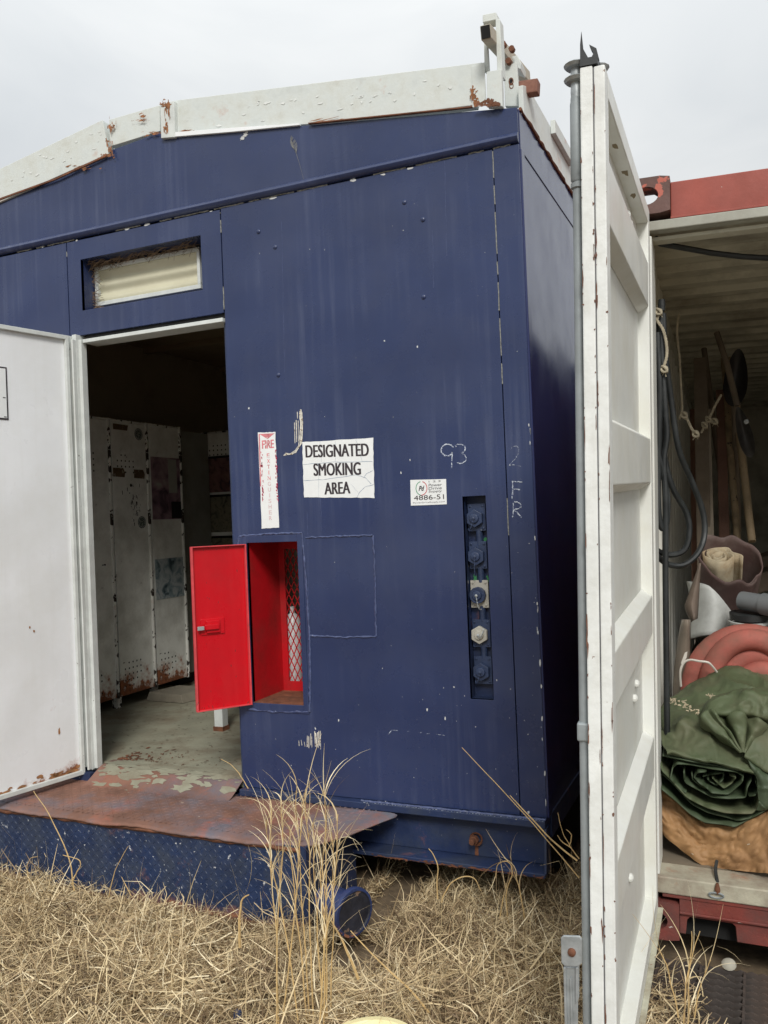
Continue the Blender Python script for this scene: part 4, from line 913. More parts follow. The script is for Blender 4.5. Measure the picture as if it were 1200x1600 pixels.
for t in (.35, .55, .75, .95): b.blot(dp(.06+.01, t, ZT-.0525), .03, .008, (0,1,0), (1,0,0), n=9, rough=.6)
b.build('grime_spot', mat('brown_grime', (.25,.2,.12), .8), DR, CON, each=True)
b = MB()
for _ in range(110):
    z = random.uniform(ZB, ZT); x = random.choice([.0372, .0372, .0612, .0655, .087]); b.blot(dp(x, LT+.0028 if x < .063 else LT+.0008, z), random.uniform(.0006, .0022), random.random()**3*.035+.002, n=9, rough=.7)
b.build('chipped_edge', mat('brown_chip', (.16,.075,.05), .8, var=.3, vs=50), DR, CON, kind='stuff')
def ddp(px, py, x, off=0):   # on a plane x = const of the leaf
    return WP(px, py, 0, x, CON)
# lock rod with cams
rx, rt = .0235, LT-.030
b = MB(); b.tube([dp(rx, rt, .02), dp(rx, rt, 2.40)], .0105, 12); rod = b.build('lock_rod', galv_dull, DR, CON, smooth=True)
b = MB(); b.lathe([(0, .0107), (.004, .0135), (.17, .0135), (.176, .012), (.182, .012), (.19, .0107)], dp(rx-.001, rt, 2.19), (0,0,1), 16); b.lathe([(0, .0107), (.002, .0145), (.012, .0145), (.014, .0107)], dp(rx, rt, 2.175), (0,0,1), 14); b.build('rod_sleeve', galv_dull, rod, CON, smooth=True)
b = MB(); b.lathe([(-.02, .0107), (0, .0125), (.03, .0107)], dp(rx, rt, 2.385), (0,0,1), 14)
for z in (2.405, 2.436): b.lathe([(0, .010), (.002, .022), (.008, .027), (.012, .022), (.014, .006)], dp(rx+.0, rt, z), (0,0,1), 14)
b.lathe([(0, .010), (.002, .016), (.010, .020), (.013, .004)], dp(.070, rt-.03, 2.436), (.1,0,1), 10); b.bar(dp(rx, rt-.02, 2.441), dp(.072, rt-.03, 2.441), .022, .009); b.tube([dp(rx, rt, 2.38), dp(rx, rt, 2.44)], .012, 10)
b.build('rod_cam', galv, rod, CON, smooth=True)
for z in (1.0,):
    b = MB(); dbox(b, .010, .036, rt-.03, rt+.015, z-.02, z+.02); b.build('rod_guide', galv_dull, rod, CON, bevel=.004)
# torn black rubber on top of the door
b = MB()
def horn(pts, wd, th):
    P = [Vector(p) for p in pts]; b.tube(P, [wd*(1-i/(len(P)-1))**.8+.0008 for i in range(len(P))], 7)
b.prism([dp(.037, LT+.004, ZT+.003), dp(.037, LT-.04, ZT+.003), dp(.074, LT-.04, ZT+.003), dp(.074, LT+.004, ZT+.003)], (0, 0, .016))
b.prism([dp(.037, LT+.003, ZT+.004), dp(.056, LT+.003, ZT+.015), dp(.044, LT+.003, ZT+.040), dp(.0405, LT+.003, ZT+.078), dp(.0375, LT+.003, ZT+.050)], (0, .005, 0))
b.prism([dp(.058, LT+.0, ZT+.015), dp(.076, LT+.0, ZT+.015), dp(.071, LT+.0, ZT+.037), dp(.056, LT+.0, ZT+.048), dp(.060, LT+.0, ZT+.037), dp(.065, LT+.0, ZT+.028)], (0, .012, 0))
b.build('torn_rubber', rubber, DR, CON)
# lock handle hub near the bottom
hx = .0; pm = Cp(893, 1490, -1.13)
b = MB(); b.prism([Cp(px, py, -1.172) for px, py in ((876, 1466), (880, 1462), (906, 1463), (909, 1468), (909, 1506), (903, 1511), (882, 1510), (877, 1505))], (0, .006, 0))
hp = b.build('handle_plate', galv, DR, CON, bevel=.002)
p = Cp(893.5, 1487.5, -1.172); MB().lathe([(0, .0085), (.005, .008), (.008, .004), (.009, .0005)], p, (0,-1,0), 14).build('rivet', rust_m, hp, CON, smooth=True)
b = MB()
for c4 in (((880, 1511), (903, 1511), (903, 1640), (883, 1640)),): b.prism([Cp(px, py, -1.160) for px, py in c4], (0, .004, 0))
b.prism([Cp(px, py, -1.166) for px, py in ((880, 1512), (884, 1512), (887, 1640), (883, 1640))], (0, .018, 0)); b.prism([Cp(px, py, -1.168) for px, py in ((899, 1512), (903, 1512), (903, 1565), (899, 1570))], (0, .02, 0))
b.prism([Cp(px, py, -1.1645) for px, py in ((890, 1530), (893, 1526), (896, 1640), (892, 1640))], (0, .004, 0))
b.build('lock_handle', galv, hp, CON, bevel=.0015)

# ================================================================== THINGS IN THE CONTAINER
def smooth_path(P, sub=6):
    P = [Vector(p) for p in P]; out_ = []
    for i in range(len(P)-1):
        p0, p1, p2, p3 = P[max(i-1, 0)], P[i], P[i+1], P[min(i+2, len(P)-1)]
        for k in range(sub):
            t = k/sub; out_.append(.5*((2*p1)+(p2-p0)*t+(2*p0-5*p1+4*p2-p3)*t*t+(3*p1-p0-3*p2+p3)*t**3))
    out_.append(P[-1]); return out_
hs = thing('black_hose', 'long black hose hanging in loops on the container left wall', 'hose', Cp(1045, 1080, .3), CON)
loops = [
 [(1028,503,.24),(1030,530,.24),(1029,600,.25),(1036,700,.26),(1050,760,.28),(1072,800,.32),(1077,830,.33),(1070,858,.32),(1050,867,.3),(1030,862,.28),(1016,850,.27)],
 [(1036,490,.22),(1040,560,.23),(1048,620,.26),(1060,700,.30),(1080,750,.36),(1097,795,.4),(1101,832,.4),(1092,862,.37),(1070,882,.33),(1045,882,.30),(1026,868,.27),(1010,850,.26)],
 [(1027,520,.21),(1031,600,.21),(1030,660,.22),(1028,740,.22),(1029,800,.22),(1034,825,.23),(1041,818,.24),(1043,780,.24),(1036,740,.23),(1028,710,.22),(1024,690,.22)],
 [(1033,484,.22),(1034,540,.22),(1038,620,.22),(1042,680,.23),(1037,720,.23),(1040,780,.23),(1040,900,.23),(1041,1000,.23),(1042,1100,.23),(1043,1180,.23)],
]
for L_ in loops: MB().tube(smooth_path([Cp(*p) for p in L_]), .0108, 9).build('hose_loop', rubber, hs, CON, smooth=True)
MB().lathe([(0, .012), (.02, .013), (.04, .012)], Cp(1034, 486, .215), (0,0,1), 10, True).build('hose_hook', rubber, hs, CON)
def rope(pts, label, knots=(), r=.0045, fr=0):
    t = thing('rope', label, 'rope', Cp(*pts[-1]), CON)
    P = smooth_path([Cp(*p) for p in pts], 10); b = MB()
    for s_ in (0, 2.1, 4.2):
        Q = [p+Vector((math.cos(i*.9+s_), 0, math.sin(i*.9+s_)))*r*.5 for i, p in enumerate(P)]; b.tube(Q, r*.62, 5)
    b.build('strand', rope_m, t, CON, smooth=True)
    for k in knots:
        c = Cp(*k); kb = MB()
        for a0 in (0, 1.3, 2.4):
            kb.tube([c+Vector((math.cos(a+a0)*r*2.0, math.sin(a)*r*1.6, math.sin(a+a0*.6)*r*2.3)) for a in np.linspace(0, 6.28, 12)], r*.8, 6)
        for _ in range(6): kb.tube([c, c+Vector((random.uniform(-.012, .015), 0, -random.uniform(.01, .028)))], .0012, 4)
        kb.build('knot', rope_m, t, CON, smooth=True)
rope([(1024,484,.2),(1030,490,.2),(1027,500,.2),(1036,515,.2),(1041,535,.2),(1042,555,.2),(1037,574,.2)], 'short beige rope tied round the top of the black hose', [(1038,577,.2),(1029,487,.2)], .005)
rope([(1061,490,.8),(1058,520,.8),(1062,560,.8),(1064,600,.8),(1066,640,.8),(1062,655,.8)], 'long thin beige rope hanging down the corrugated wall', [], .004)
rope([(1062,652,.78),(1068,645,.78),(1074,655,.78),(1080,668,.78),(1086,677,.78)], 'knotted loop of beige rope left of the wooden boards', [(1069,648,.78),(1087,678,.78)], .0055)
rope([(1127,617,1.3),(1117,635,1.3),(1110,650,1.3),(1104,660,1.3),(1096,676,1.3)], 'frayed rope tied round the dark standing boards', [(1107,655,1.3),(1117,658,1.3),(1101,664,1.3)], .0055)
def board(px0, py0, px1, py1, y0, y1, wd, th, m, label, name='wooden_board', cat='board', rnd=False, grp='boards and poles standing in the container'):
    p, q_ = Cp(px0, py0, y0), Cp(px1, py1, y1); b = MB()
    if rnd: b.tube([p.lerp(q_, i/8)+Vector((noise.noise(Vector((i*.7, px0, 0)))*.008, 0, 0)) for i in range(9)], wd/2, 10)
    else: b.bar(p, q_, th, wd, (1,0,0))
    b.build(name, m, F=CON, label=label, cat=cat, group=grp, smooth=rnd, bevel=0 if rnd else .004)
board(1094, 560, 1101, 905, 1.55, 1.15, .062, .022, wood_m, 'wide grey brown board standing just right of the corrugated wall')
board(1104, 640, 1112, 930, 1.5, 1.10, .034, .022, mat('grey_board', (.24,.2,.15), .8, var=.3, vs=5, streak=.6, scol=(.1,.08,.06), bump=.6), 'narrow pale grey board beside the wide board')
board(1126, 610, 1133, 900, 1.7, 1.35, .046, .024, wood_r, 'reddish brown board standing behind the burgundy roll')
board(1086, 640, 1090, 930, 1.7, 1.2, .05, .02, wood_r, 'dark narrow board against the corrugated wall')
board(1131, 560, 1156, 905, 1.75, 1.35, .034, 0, mat('mottled_handle', (.23,.17,.10), .8, var=.35, vs=20, chips=.3, ccol=(.05,.035,.025), cs=26), 'mottled straight round handle left of the pale handle', 'wooden_pole', 'pole', True)
board(1142, 560, 1175, 846, 1.7, 1.30, .036, 0, wood_y, 'pale leaning round handle ending above the burgundy roll', 'wooden_pole', 'pole', True)
board(1100, 545, 1139, 840, 1.9, 1.6, .03, 0, wood_m, 'thin dark pole behind the mottled handle', 'wooden_pole', 'pole', True)
def paddle(cx, cy, rx_, ry_, y, m, label, tilt=.1, name='shovel'):
    c = Cp(cx, cy, y); b = MB(); n = 26; s_ = 1/ ( (Cp(cx+100, cy, y)-c).length/100 ); rx_, ry_ = rx_/s_, ry_/s_
    def f(u, v):
        a = u*2*math.pi; r = v; x = math.cos(a)*r*rx_*(1-.25*math.sin(a)); z = math.sin(a)*r*ry_
        return (c.x+x*math.cos(tilt)+z*math.sin(tilt), c.y+.045*(1-r*r), c.z+z*math.cos(tilt)-x*math.sin(tilt))
    b.grid(f, n, 6); return b, c
b, c = paddle(1150, 590, 19, 50, 1.45, rubber, '')
t = thing('shovel', 'upturned round shovel with dark blade high among the poles', 'shovel', Cp(1150, 700, 1.6), CON); b.build('blade', mat('dark_blade', (.018,.016,.016), .45, .3, var=.3, vs=9), t, CON, smooth=True)
MB().tube([Cp(1148, 632, 1.47), Cp(1150, 720, 1.6), Cp(1153, 830, 1.7)], .016, 10).build('shaft', wood_m, t, CON, smooth=True)
b, c = paddle(1163, 675, 12, 46, 1.25, rubber, '', -.22)
t = thing('spade', 'narrow grey worn spade blade hanging point down beside the pale handle', 'spade', Cp(1160, 722, 1.3), CON); b.build('blade', mat('grey_blade', (.07,.065,.06), .5, .4, var=.35, vs=12, rust=.2), t, CON, smooth=True)
MB().tube([Cp(1152, 634, 1.27), Cp(1136, 570, 1.3), Cp(1120, 520, 1.35)], .014, 10).build('shaft', wood_m, t, CON, smooth=True)
b = MB(); p = Cp(1166, 659, 1.24); b.lathe([(0, .012), (.006, .01), (.008, .001)], p, (0,-1,0), 10); b.build('rivet', galv, t, CON)
# burgundy sheet rolled round a cream cloth
bg_ = thing('rolled_sheet', 'burgundy flexible sheet rolled into a wide tube around dirty cream cloth', 'rolled sheet', Cp(1145, 985, 1.0), CON)
ctr = Cp(1142, 872, .92); axis = Vector((.04, -.50, .86)).normalized(); ua = Vector((1, 0, 0)); ub = axis.cross(ua).normalized(); ua = ub.cross(axis)
def rs(u, v):
    a = R(-75)+u*R(395); r = (.118+.010*u)*(.80+.24*v); r *= 1+.10*v*noise.noise(Vector((math.cos(a)*1.2, math.sin(a)*1.2, 3))); h = -.30+.30*v+.07*v*math.cos(a-2.0)+.03*v*noise.noise(Vector((math.cos(a)*2, math.sin(a)*2, 7)))
    return ctr+axis*h+ua*(r*math.cos(a)*1.02)+ub*(r*math.sin(a)*.66)
b = MB(); b.grid(rs, 60, 14)
o_ = b.build('sheet_tube', burg, bg_, CON, smooth=True); sm = o_.modifiers.new('thick', 'SOLIDIFY'); sm.thickness = .005
def spiral(c, axs, u1, u2, r0, turns, gap, ln, sq=1., wob_=.1, n=36, off=0, seedv=0):
    b = MB(); N_ = int(turns*n)
    def f(u, v):
        a = u*turns*2*math.pi; r = r0-gap*turns*u; r *= 1+wob_*noise.noise(Vector((math.cos(a)*1.6, math.sin(a)*1.6, u*3+seedv)))
        return Vector(c)+Vector(axs)*(ln*(v-1)+.01*noise.noise(Vector((a*.6, seedv, 0))))+Vector(u1)*r*math.cos(a)+Vector(u2)*r*math.sin(a)*sq
    b.grid(f, N_, 4); return b
cc = ctr+ua*-.050+ub*.0+axis*.012
b = spiral(cc, axis, ua, ub, .080, 3.0, .021, .2, .85, .35, seedv=4); o_ = b.build('cloth_roll', burlap, bg_, CON, smooth=True); sm = o_.modifiers.new('thick', 'SOLIDIFY'); sm.thickness = .007
# white plastic sheet / container behind the red hose
wp_ = thing('plastic_container', 'grimy white plastic container with torn brown flap below the burgundy roll', 'container', Cp(1110, 1000, .85), CON)
b = MB(); 
def f(u, v):
    px = 1072+75*u+6*math.sin(v*3); py = 1000-92*v*(1-.35*u)-8*math.sin(u*3.1); return Cp(px, py, .98-.10*math.sin(u*math.pi)+.04*v)
b.grid(f, 14, 10); o_ = b.build('shell', plastic_w, wp_, CON, smooth=True); sm = o_.modifiers.new('thick', 'SOLIDIFY'); sm.thickness = .006
b = MB()
def f(u, v):
    y0 = 880+v*92; xl = 1094-24*min(1, v*1.35)+ (v > .74)*(v-.74)*40; xr = 1094-v*5; return Cp(xl+(xr-xl)*u, y0-6*u*v, .86-.05*math.sin(u*3)*v)
b.grid(f, 8, 14); o_ = b.build('torn_flap', mat('brown_flap', (.15,.115,.09), .7, var=.25, vs=10), wp_, CON, smooth=True); sm = o_.modifiers.new('thick', 'SOLIDIFY'); sm.thickness = .004
b = MB()
def f(u, v): 
    py = 968+v*130; xl = 1052+14*(1-v)**2; return Cp(xl+(1078-xl)*u, py, .72-.05*math.sin(u*2.6))
b.grid(f, 8, 12); o_ = b.build('side_sheet', mat('clear_brown_sheet', (.20,.165,.13), .35, var=.3, vs=8, chips=.1, ccol=(.5,.48,.42), cs=16), wp_, CON, smooth=True); sm = o_.modifiers.new('thick', 'SOLIDIFY'); sm.thickness = .003
# PVC fitting and lid
pf = thing('pipe_fitting', 'grey plastic pipe coupling lying to the right of the burgundy roll', 'pipe fitting', Cp(1180, 955, .78), CON)
b = MB(); pa, pb = Cp(1158, 938, .80), Cp(1212, 947, .72); ax_ = (pb-pa); L_ = ax_.length
b.lathe([(0, .030), (0, .036), (.012, .038), (L_*.62, .038), (L_*.64, .044), (L_, .044), (L_, .036), (L_*.3, .034)], pa, ax_, 24); b.build('coupling', pvc, pf, CON, smooth=True)
bl = thing('bucket_lid', 'black round lid with pale rim under the grey pipe coupling', 'lid', Cp(1168, 972, .80), CON)
p = Cp(1170, 962, .80); b = MB(); b.lathe([(-.012, .0001), (-.012, .072), (.012, .074), (.014, .066), (.010, .0001)], p, (0,-.1,1), 28); b.build('disc', rubber, bl, CON, smooth=True)
b = MB(); b.lathe([(-.03, .070), (-.028, .078), (-.02, .078), (-.018, .070)], p, (0,-.1,1), 28); b.build('rim', plastic_w, bl, CON, smooth=True)
b = MB(); b.lathe([(-.30, .060), (-.032, .070)], p, (0,-.1,1), 28, True); b.build('pail', plastic_w, bl, CON, smooth=True)
# dim clutter further back on the floor
for k, (px, py, y, s_) in enumerate(((1195, 905, 1.9, .10), (1190, 880, 2.2, .09))):
    c = Cp(px, py, y); MB().obox(c, (s_, .02, .03), (-.02, s_, 0), (0, 0, s_*.5)).build('wooden_crate', wood_m, F=CON, label=('low dim wooden crate at the right edge behind the burgundy roll', 'small dim crate furthest back at the right edge')[k], cat='crate', bevel=.006)
cb('stack_board', wood_m, (.25, 1.2, 1.5, 2.6, .2365, .80), bevel=.01)
cb('wall_shelf', wood_m, (.12, .5, 1.02, 1.45, .2365, .62), bevel=.01)
# red suction hose coil
rh = thing('red_hose_coil', 'thick dusty red hose coil bound with a white cable tie', 'hose', Cp(1150, 1130, .7), CON)
cen = Cp(1172, 1092, .62); mpp = (Cp(1272, 1092, .62)-cen).length/100
def ring(rx_, ry_, r, a0, a1, dy, dx=0, dz=0, n=40):
    P = []
    for i in range(n+1):
        a = R(a0+(a1-a0)*i/n); P.append(cen+Vector(((dx+rx_*math.cos(a))*mpp, dy+.05*math.cos(a*1.0)*0, (dz+ry_*math.sin(a))*mpp)))
    return MB().tube(P, r, 14)
for rx_, ry_, dy, dx, dz, r in ((96, 108, .0, 0, 4, .041), (72, 96, -.035, 4, 10, .041), (56, 70, -.01, 14, 8, .040), (38, 48, -.045, 20, 4, .040), (20, 24, -.02, 26, 0, .038), (92, 84, .085, 8, 16, .040)):
    ring(rx_, ry_, r, -60, 300, dy, dx, dz).build('hose_turn', hose_r, rh, CON, smooth=True)
P = [(1064,1072,.52),(1063,1050,.50),(1068,1036,.50),(1078,1031,.50),(1092,1033,.49),(1106,1035,.49),(1113,1041,.50),(1120,1050,.52)]
b = MB(); Q = smooth_path([Cp(*p) for p in P], 4); b.tube(Q, .0045, 6); b.build('cable_tie', tie_m, rh, CON, smooth=True)
b = MB(); b.prism([Cp(px, py, .495) for px, py in ((1070, 1020), (1074, 1018), (1073, 1027), (1066, 1040), (1064, 1036))], (0, .004, 0)); b.build('tie_tail', tie_m, rh, CON)
# cardboard carton under the tarp
cbx = thing('cardboard_box', 'crushed brown cardboard box under the green tarp', 'box', Cp(1140, 1345, .16), CON)
def f(u, v):
    px = 1034+215*u; bot = 1300+48*min(1, u*3.2)**.8+22*u; topy = float(np.interp(px, [1034, 1056, 1079, 1101, 1148, 1169, 1206, 1249], [1233, 1252, 1272, 1286, 1293, 1283, 1264, 1250]))
    y = .17-.13*u*(1-.0)+.02*noise.noise(Vector((u*5, v*3, 1))); 
    return Cp(px, bot+(topy-bot)*v+1.5*noise.noise(Vector((u*14, v*2, 0))), y+.05*v*(v-.4)+.012*(1-2*abs(noise.noise(Vector((u*6+v, v*2.5, 4)))))+.006*(1-2*abs(noise.noise(Vector((u*19-v*4, v*6, 8))))))
b = MB(); b.grid(f, 110, 36); b.build('front_face', card, cbx, CON, smooth=True)
b = MB()
def f2(u, v): p = Vector(f(u, 1)); return p+Vector((0, .55*v, .02*v))
b.grid(f2, 20, 3); b.build('top_flap', card, cbx, CON)
b = MB()
def f3(u, v): p = Vector(f(0, v)); return p+Vector((.02*u, .5*u, 0))
b.grid(f3, 4, 10); b.build('side_face', card, cbx, CON)
b = MB(); b.strip([Vector(f(u, .55))+Vector((0,-.004,0)) for u in np.linspace(.62, .64, 2)], .003, (0,-1,0)); 
b.prism([Cp(px, py, .14) for px, py in ((1080, 1333), (1100, 1343), (1118, 1344), (1112, 1349), (1096, 1348))], (0, .002, 0)); b.build('torn_edge', mat('torn_card', (.5,.42,.32), .8), cbx, CON)
# green tarp: spiral end, draped top, crumpled bundle
tp_ = thing('green_tarpaulin', 'olive green tarpaulin rolled and folded on the cardboard box', 'tarpaulin', Cp(1120, 1290, .2), CON)
def zp(x, y): return 1000+x/5.335, 1020+y/5.335
def layer(pts, y0, dy=.5, stag=.0, m=tarp_in, name='tarp_layer'):
    """one ply of the rolled sheet: its front edge, running back into the roll"""
    P = [zp(*p) for p in pts]; Q = []
    for i in range(len(P)-1):                       # stiff canvas: straight runs, tight bends
        for k in range(4): t_ = k/4; Q.append((P[i][0]+(P[i+1][0]-P[i][0])*t_, P[i][1]+(P[i+1][1]-P[i][1])*t_))
    Q.append(P[-1]); rows = []
    b = MB(); base = [Cp(px, py, y0+.012*math.sin(i*.7+stag)+.01*noise.noise(Vector((i*.4, stag, 0)))) for i, (px, py) in enumerate(Q)]
    n_ = len(base)-1
    def f(u, v):
        i = min(int(round(u*n_)), n_); p = base[i]; return (p.x+.004*noise.noise(Vector((i*.5, v*6, stag)))*v*3, p.y+v*dy, p.z-.006*math.sin(v*3+i*.2)*v)
    b.grid(f, n_, 5); o_ = b.build(name, m, tp_, CON, smooth=True)
    sd_ = o_.modifiers.new('sub', 'SUBSURF'); sd_.levels = sd_.render_levels = 1
    sm = o_.modifiers.new('thick', 'SOLIDIFY'); sm.thickness = .004; sm.offset = 0
    return o_
b = MB(); b.prism([Cp(*zp(*q_), .34) for q_ in ((150,880),(120,1080),(300,1225),(540,1405),(790,1440),(1000,1330),(1100,1270),(1100,1000),(700,930),(400,880))], (0, .15, 0)); b.build('tarp_light_block', tarp_in, tp_, CON)  # added filler that blocks light and darkens the inside of the roll
layer([(120,1080),(185,1140),(300,1235),(420,1345),(540,1415),(690,1430),(790,1452),(900,1392),(1000,1340),(1100,1280)], .115, stag=1)
layer([(120,900),(150,980),(260,1075),(330,1150),(430,1260),(560,1330),(700,1365),(820,1400),(930,1375),(1100,1230)], .125, stag=9)
layer([(150,880),(185,985),(265,1065),(390,1205),(470,1250),(560,1292),(700,1332),(800,1340),(930,1340),(975,1300),(1012,1200),(1000,1120),(975,1005),(940,978)], .10, stag=2, m=tarp_m)
layer([(560,992),(480,998),(450,1040),(500,1092),(560,1130),(595,1168),(735,1182),(850,1080),(862,1030),(800,992),(600,968),(420,932),(310,926),(272,960),(252,1050),(300,1100),(390,1180)], .105, stag=3)
layer([(365,980),(368,1050),(380,1085),(470,1135),(600,1205),(740,1216),(880,1208),(895,1120),(935,1048)], .115, stag=4)
layer([(520,1035),(560,1020),(640,1008),(700,1004),(690,1060),(640,1108),(575,1070),(560,1045)], .14, .3, stag=5)
layer([(600,1040),(640,1080),(700,1130),(760,1090),(800,1040),(740,1020)], .13, .3, stag=6, m=tarp_m)
layer([(430,1000),(440,1060),(520,1120),(600,1150)], .13, .3, stag=7)
layer([(900,1200),(960,1190),(990,1150),(960,1060)], .12, .4, stag=8)
def crease(p, amp):
    a = 1-2*abs(noise.noise(Vector((p.x*8+p.y*3, p.y*9-p.z*4, p.z*7+3)))); c_ = 1-2*abs(noise.noise(Vector((p.x*19-p.z*9, p.y*16, p.z*21+p.x*7))))
    return Vector((0, -.75, .65))*(amp*(1.5*max(0, a)**2+.7*max(0, c_)**2)) + Vector(noise.noise_vector(p*24))*amp*.5
def net(rows, m, name, su=6, sv=6, amp=.003, th=.004):
    """smooth cloth through a net of (px, py, y) points"""
    R_ = [[Cp(*p) for p in r] for r in rows]
    A = [smooth_path(r, su) for r in R_]; Bc = list(zip(*A)); Cc = [smooth_path(c, sv) for c in Bc]; nu, nv = len(Cc)-1, len(Cc[0])-1
    b = MB(); b.grid(lambda u, v: Cc[int(round(u*nu))][int(round(v*nv))]+crease(Cc[int(round(u*nu))][int(round(v*nv))], amp), nu, nv)
    o_ = b.build(name, m, tp_, CON, smooth=True); sm = o_.modifiers.new('thick', 'SOLIDIFY'); sm.thickness = th; return o_
# the draped upper ply, back to front
net([
 [(1030,1112,.50),(1042,1098,.52),(1060,1084,.53),(1085,1068,.55),(1115,1052,.56),(1145,1043,.57),(1185,1050,.57),(1225,1058,.56)],
 [(1030,1122,.42),(1045,1108,.43),(1064,1096,.42),(1088,1084,.44),(1118,1072,.45),(1150,1068,.44),(1188,1070,.45),(1225,1078,.44)],
 [(1031,1134,.33),(1047,1124,.33),(1068,1113,.36),(1090,1108,.33),(1120,1098,.35),(1152,1096,.33),(1190,1098,.34),(1225,1100,.33)],
 [(1032,1148,.25),(1048,1140,.27),(1066,1132,.23),(1092,1130,.25),(1122,1128,.27),(1154,1128,.26),(1190,1130,.26),(1225,1130,.25)],
 [(1036,1164,.18),(1046,1158,.20),(1070,1152,.20),(1096,1156,.17),(1124,1160,.19),(1156,1164,.20),(1190,1170,.19),(1225,1176,.18)],
 [(1042,1177,.11),(1050,1175,.115),(1075,1179,.11),(1100,1185,.105),(1131,1191,.11),(1160,1198,.105),(1182,1204,.11),(1225,1225,.11)],
 [(1042,1180,.103),(1050,1179,.103),(1075,1184,.10),(1100,1190,.096),(1131,1197,.10),(1160,1203,.097),(1180,1208,.103),(1225,1232,.103)],
 [(1043,1180,.12),(1052,1180,.12),(1076,1185,.12),(1100,1191,.12),(1131,1198,.12),(1160,1204,.12),(1179,1209,.12),(1222,1233,.12)],
], tarp_m, 'tarp_cover', 14, 11, .009)
# second ply just under its lip
layer([(185,860),(240,868),(420,905),(620,940),(800,975),(905,985),(960,1010)], .108, .4, stag=12)
# crumpled fold lying on top: rolled upper edge, pleats running to a pinch
net([
 [(1104,1122,.30),(1112,1108,.31),(1125,1098,.32),(1145,1090,.33),(1170,1086,.33),(1195,1082,.34),(1225,1078,.34)],
 [(1098,1120,.26),(1106,1101,.26),(1120,1092,.26),(1142,1085,.27),(1166,1080,.27),(1192,1078,.28),(1225,1074,.28)],
 [(1097,1122,.215),(1105,1108,.21),(1124,1098,.20),(1146,1094,.215),(1168,1086,.21),(1194,1090,.215),(1225,1084,.22)],
 [(1099,1123,.19),(1110,1112,.17),(1128,1106,.175),(1150,1104,.165),(1172,1102,.18),(1196,1108,.175),(1225,1102,.18)],
 [(1103,1124,.18),(1114,1117,.165),(1132,1115,.155),(1154,1114,.165),(1176,1116,.16),(1198,1124,.165),(1225,1120,.17)],
 [(1110,1124,.20),(1122,1122,.20),(1138,1121,.20),(1158,1120,.21),(1180,1124,.20),(1200,1132,.20),(1225,1130,.21)],
], tarp_m, 'tarp_fold', 14, 12, .012)
apx, apy = 1161, 1179
rim = [(1098,1138,.19),(1098,1122,.15),(1108,1114,.165),(1117,1113,.15),(1124,1124,.185),(1134,1128,.205),(1138,1119,.165),(1148,1115,.15),(1163,1117,.155),(1170,1126,.19),(1184,1127,.15),(1198,1139,.17)]
net([[(px, py-2, y+.03) for px, py, y in rim], rim,
     [(apx+(px-apx)*.62, apy+(py-apy)*.60+3*math.sin(i*2), .12+(y-.12)*.85) for i, (px, py, y) in enumerate(rim)],
     [(apx+(px-apx)*.28, apy+(py-apy)*.30, .105+(y-.12)*.6) for px, py, y in rim],
     [(apx+(px-apx)*.06, apy+(py-apy)*.06+1, .098+(y-.12)*.2) for px, py, y in rim]], tarp_m, 'tarp_pleat', 8, 10, .008)
net([[(1166,1142,.20),(1185,1140,.20),(1205,1140,.20),(1228,1140,.20)], [(1165,1160,.15),(1183,1160,.14),(1205,1163,.15),(1228,1160,.14)],
     [(1163,1180,.102),(1180,1190,.105),(1200,1203,.10),(1228,1216,.105)], [(1164,1183,.11),(1180,1194,.115),(1200,1207,.115),(1228,1220,.115)]], tarp_m, 'tarp_flap', 12, 12, .009)
net([[(1163,1182,.11),(1180,1196,.115),(1200,1210,.115),(1228,1222,.115)], [(1178,1204,.10),(1188,1212,.09),(1205,1222,.095),(1228,1230,.09)],
     [(1184,1228,.10),(1194,1236,.085),(1208,1240,.095),(1228,1246,.09)], [(1186,1250,.10),(1196,1256,.09),(1210,1256,.10),(1228,1262,.095)], [(1182,1266,.11),(1196,1266,.105),(1210,1266,.115),(1228,1268,.11)]], tarp_in, 'tarp_flap', 12, 12, .010)
b = MB()
for _ in range(60):
    if random.random() < .35: px, py = random.gauss(1107, 4), random.gauss(1087, 3)
    else: 
        t_ = random.random(); px, py = 1044+46*t_+random.gauss(0, 2), 1096+20*t_**2+random.gauss(0, 3)
    c = Cp(px, py, .30-.002*(py-1080)-.035); a = random.random()*3; b.tube([c, c+Vector((math.cos(a)*.010, -.003, math.sin(a)*.006))], random.uniform(.001, .0028), 4)
b.build('straw_bits', mat('pale_straw_bits', (.55,.47,.33), .9), F=CON, label='pale straw bits scattered on the green tarpaulin', cat='straw', kind='stuff')
# lashing strap and ring
sp = thing('lashing_strap', 'dark lashing strap hooked to the container threshold', 'strap', Cp(1121, 1398, -.012), CON)
b = MB(); b.tube(smooth_path([Cp(*p) for p in ((1120, 1345, .10), (1118, 1360, .06), (1121, 1378, .01), (1122, 1392, -.012))]), .0055, 6); b.build('strap', rubber, sp, CON, smooth=True)
b = MB(); p = Cp(1119, 1399, -.016); b.tube([p+Vector((.022*math.cos(a), -.004*math.sin(a), .010*math.sin(a))) for a in np.linspace(0, 6.28, 20)], .003, 6); b.build('ring', galv_dull, sp, CON, smooth=True)
b = MB(); p = Cp(1121, 1390, -.016); b.lathe([(-.02, .0045), (0, .009), (.012, .007), (.016, .001)], p, (0,0,-1), 8); b.build('hook', rust_m, sp, CON)

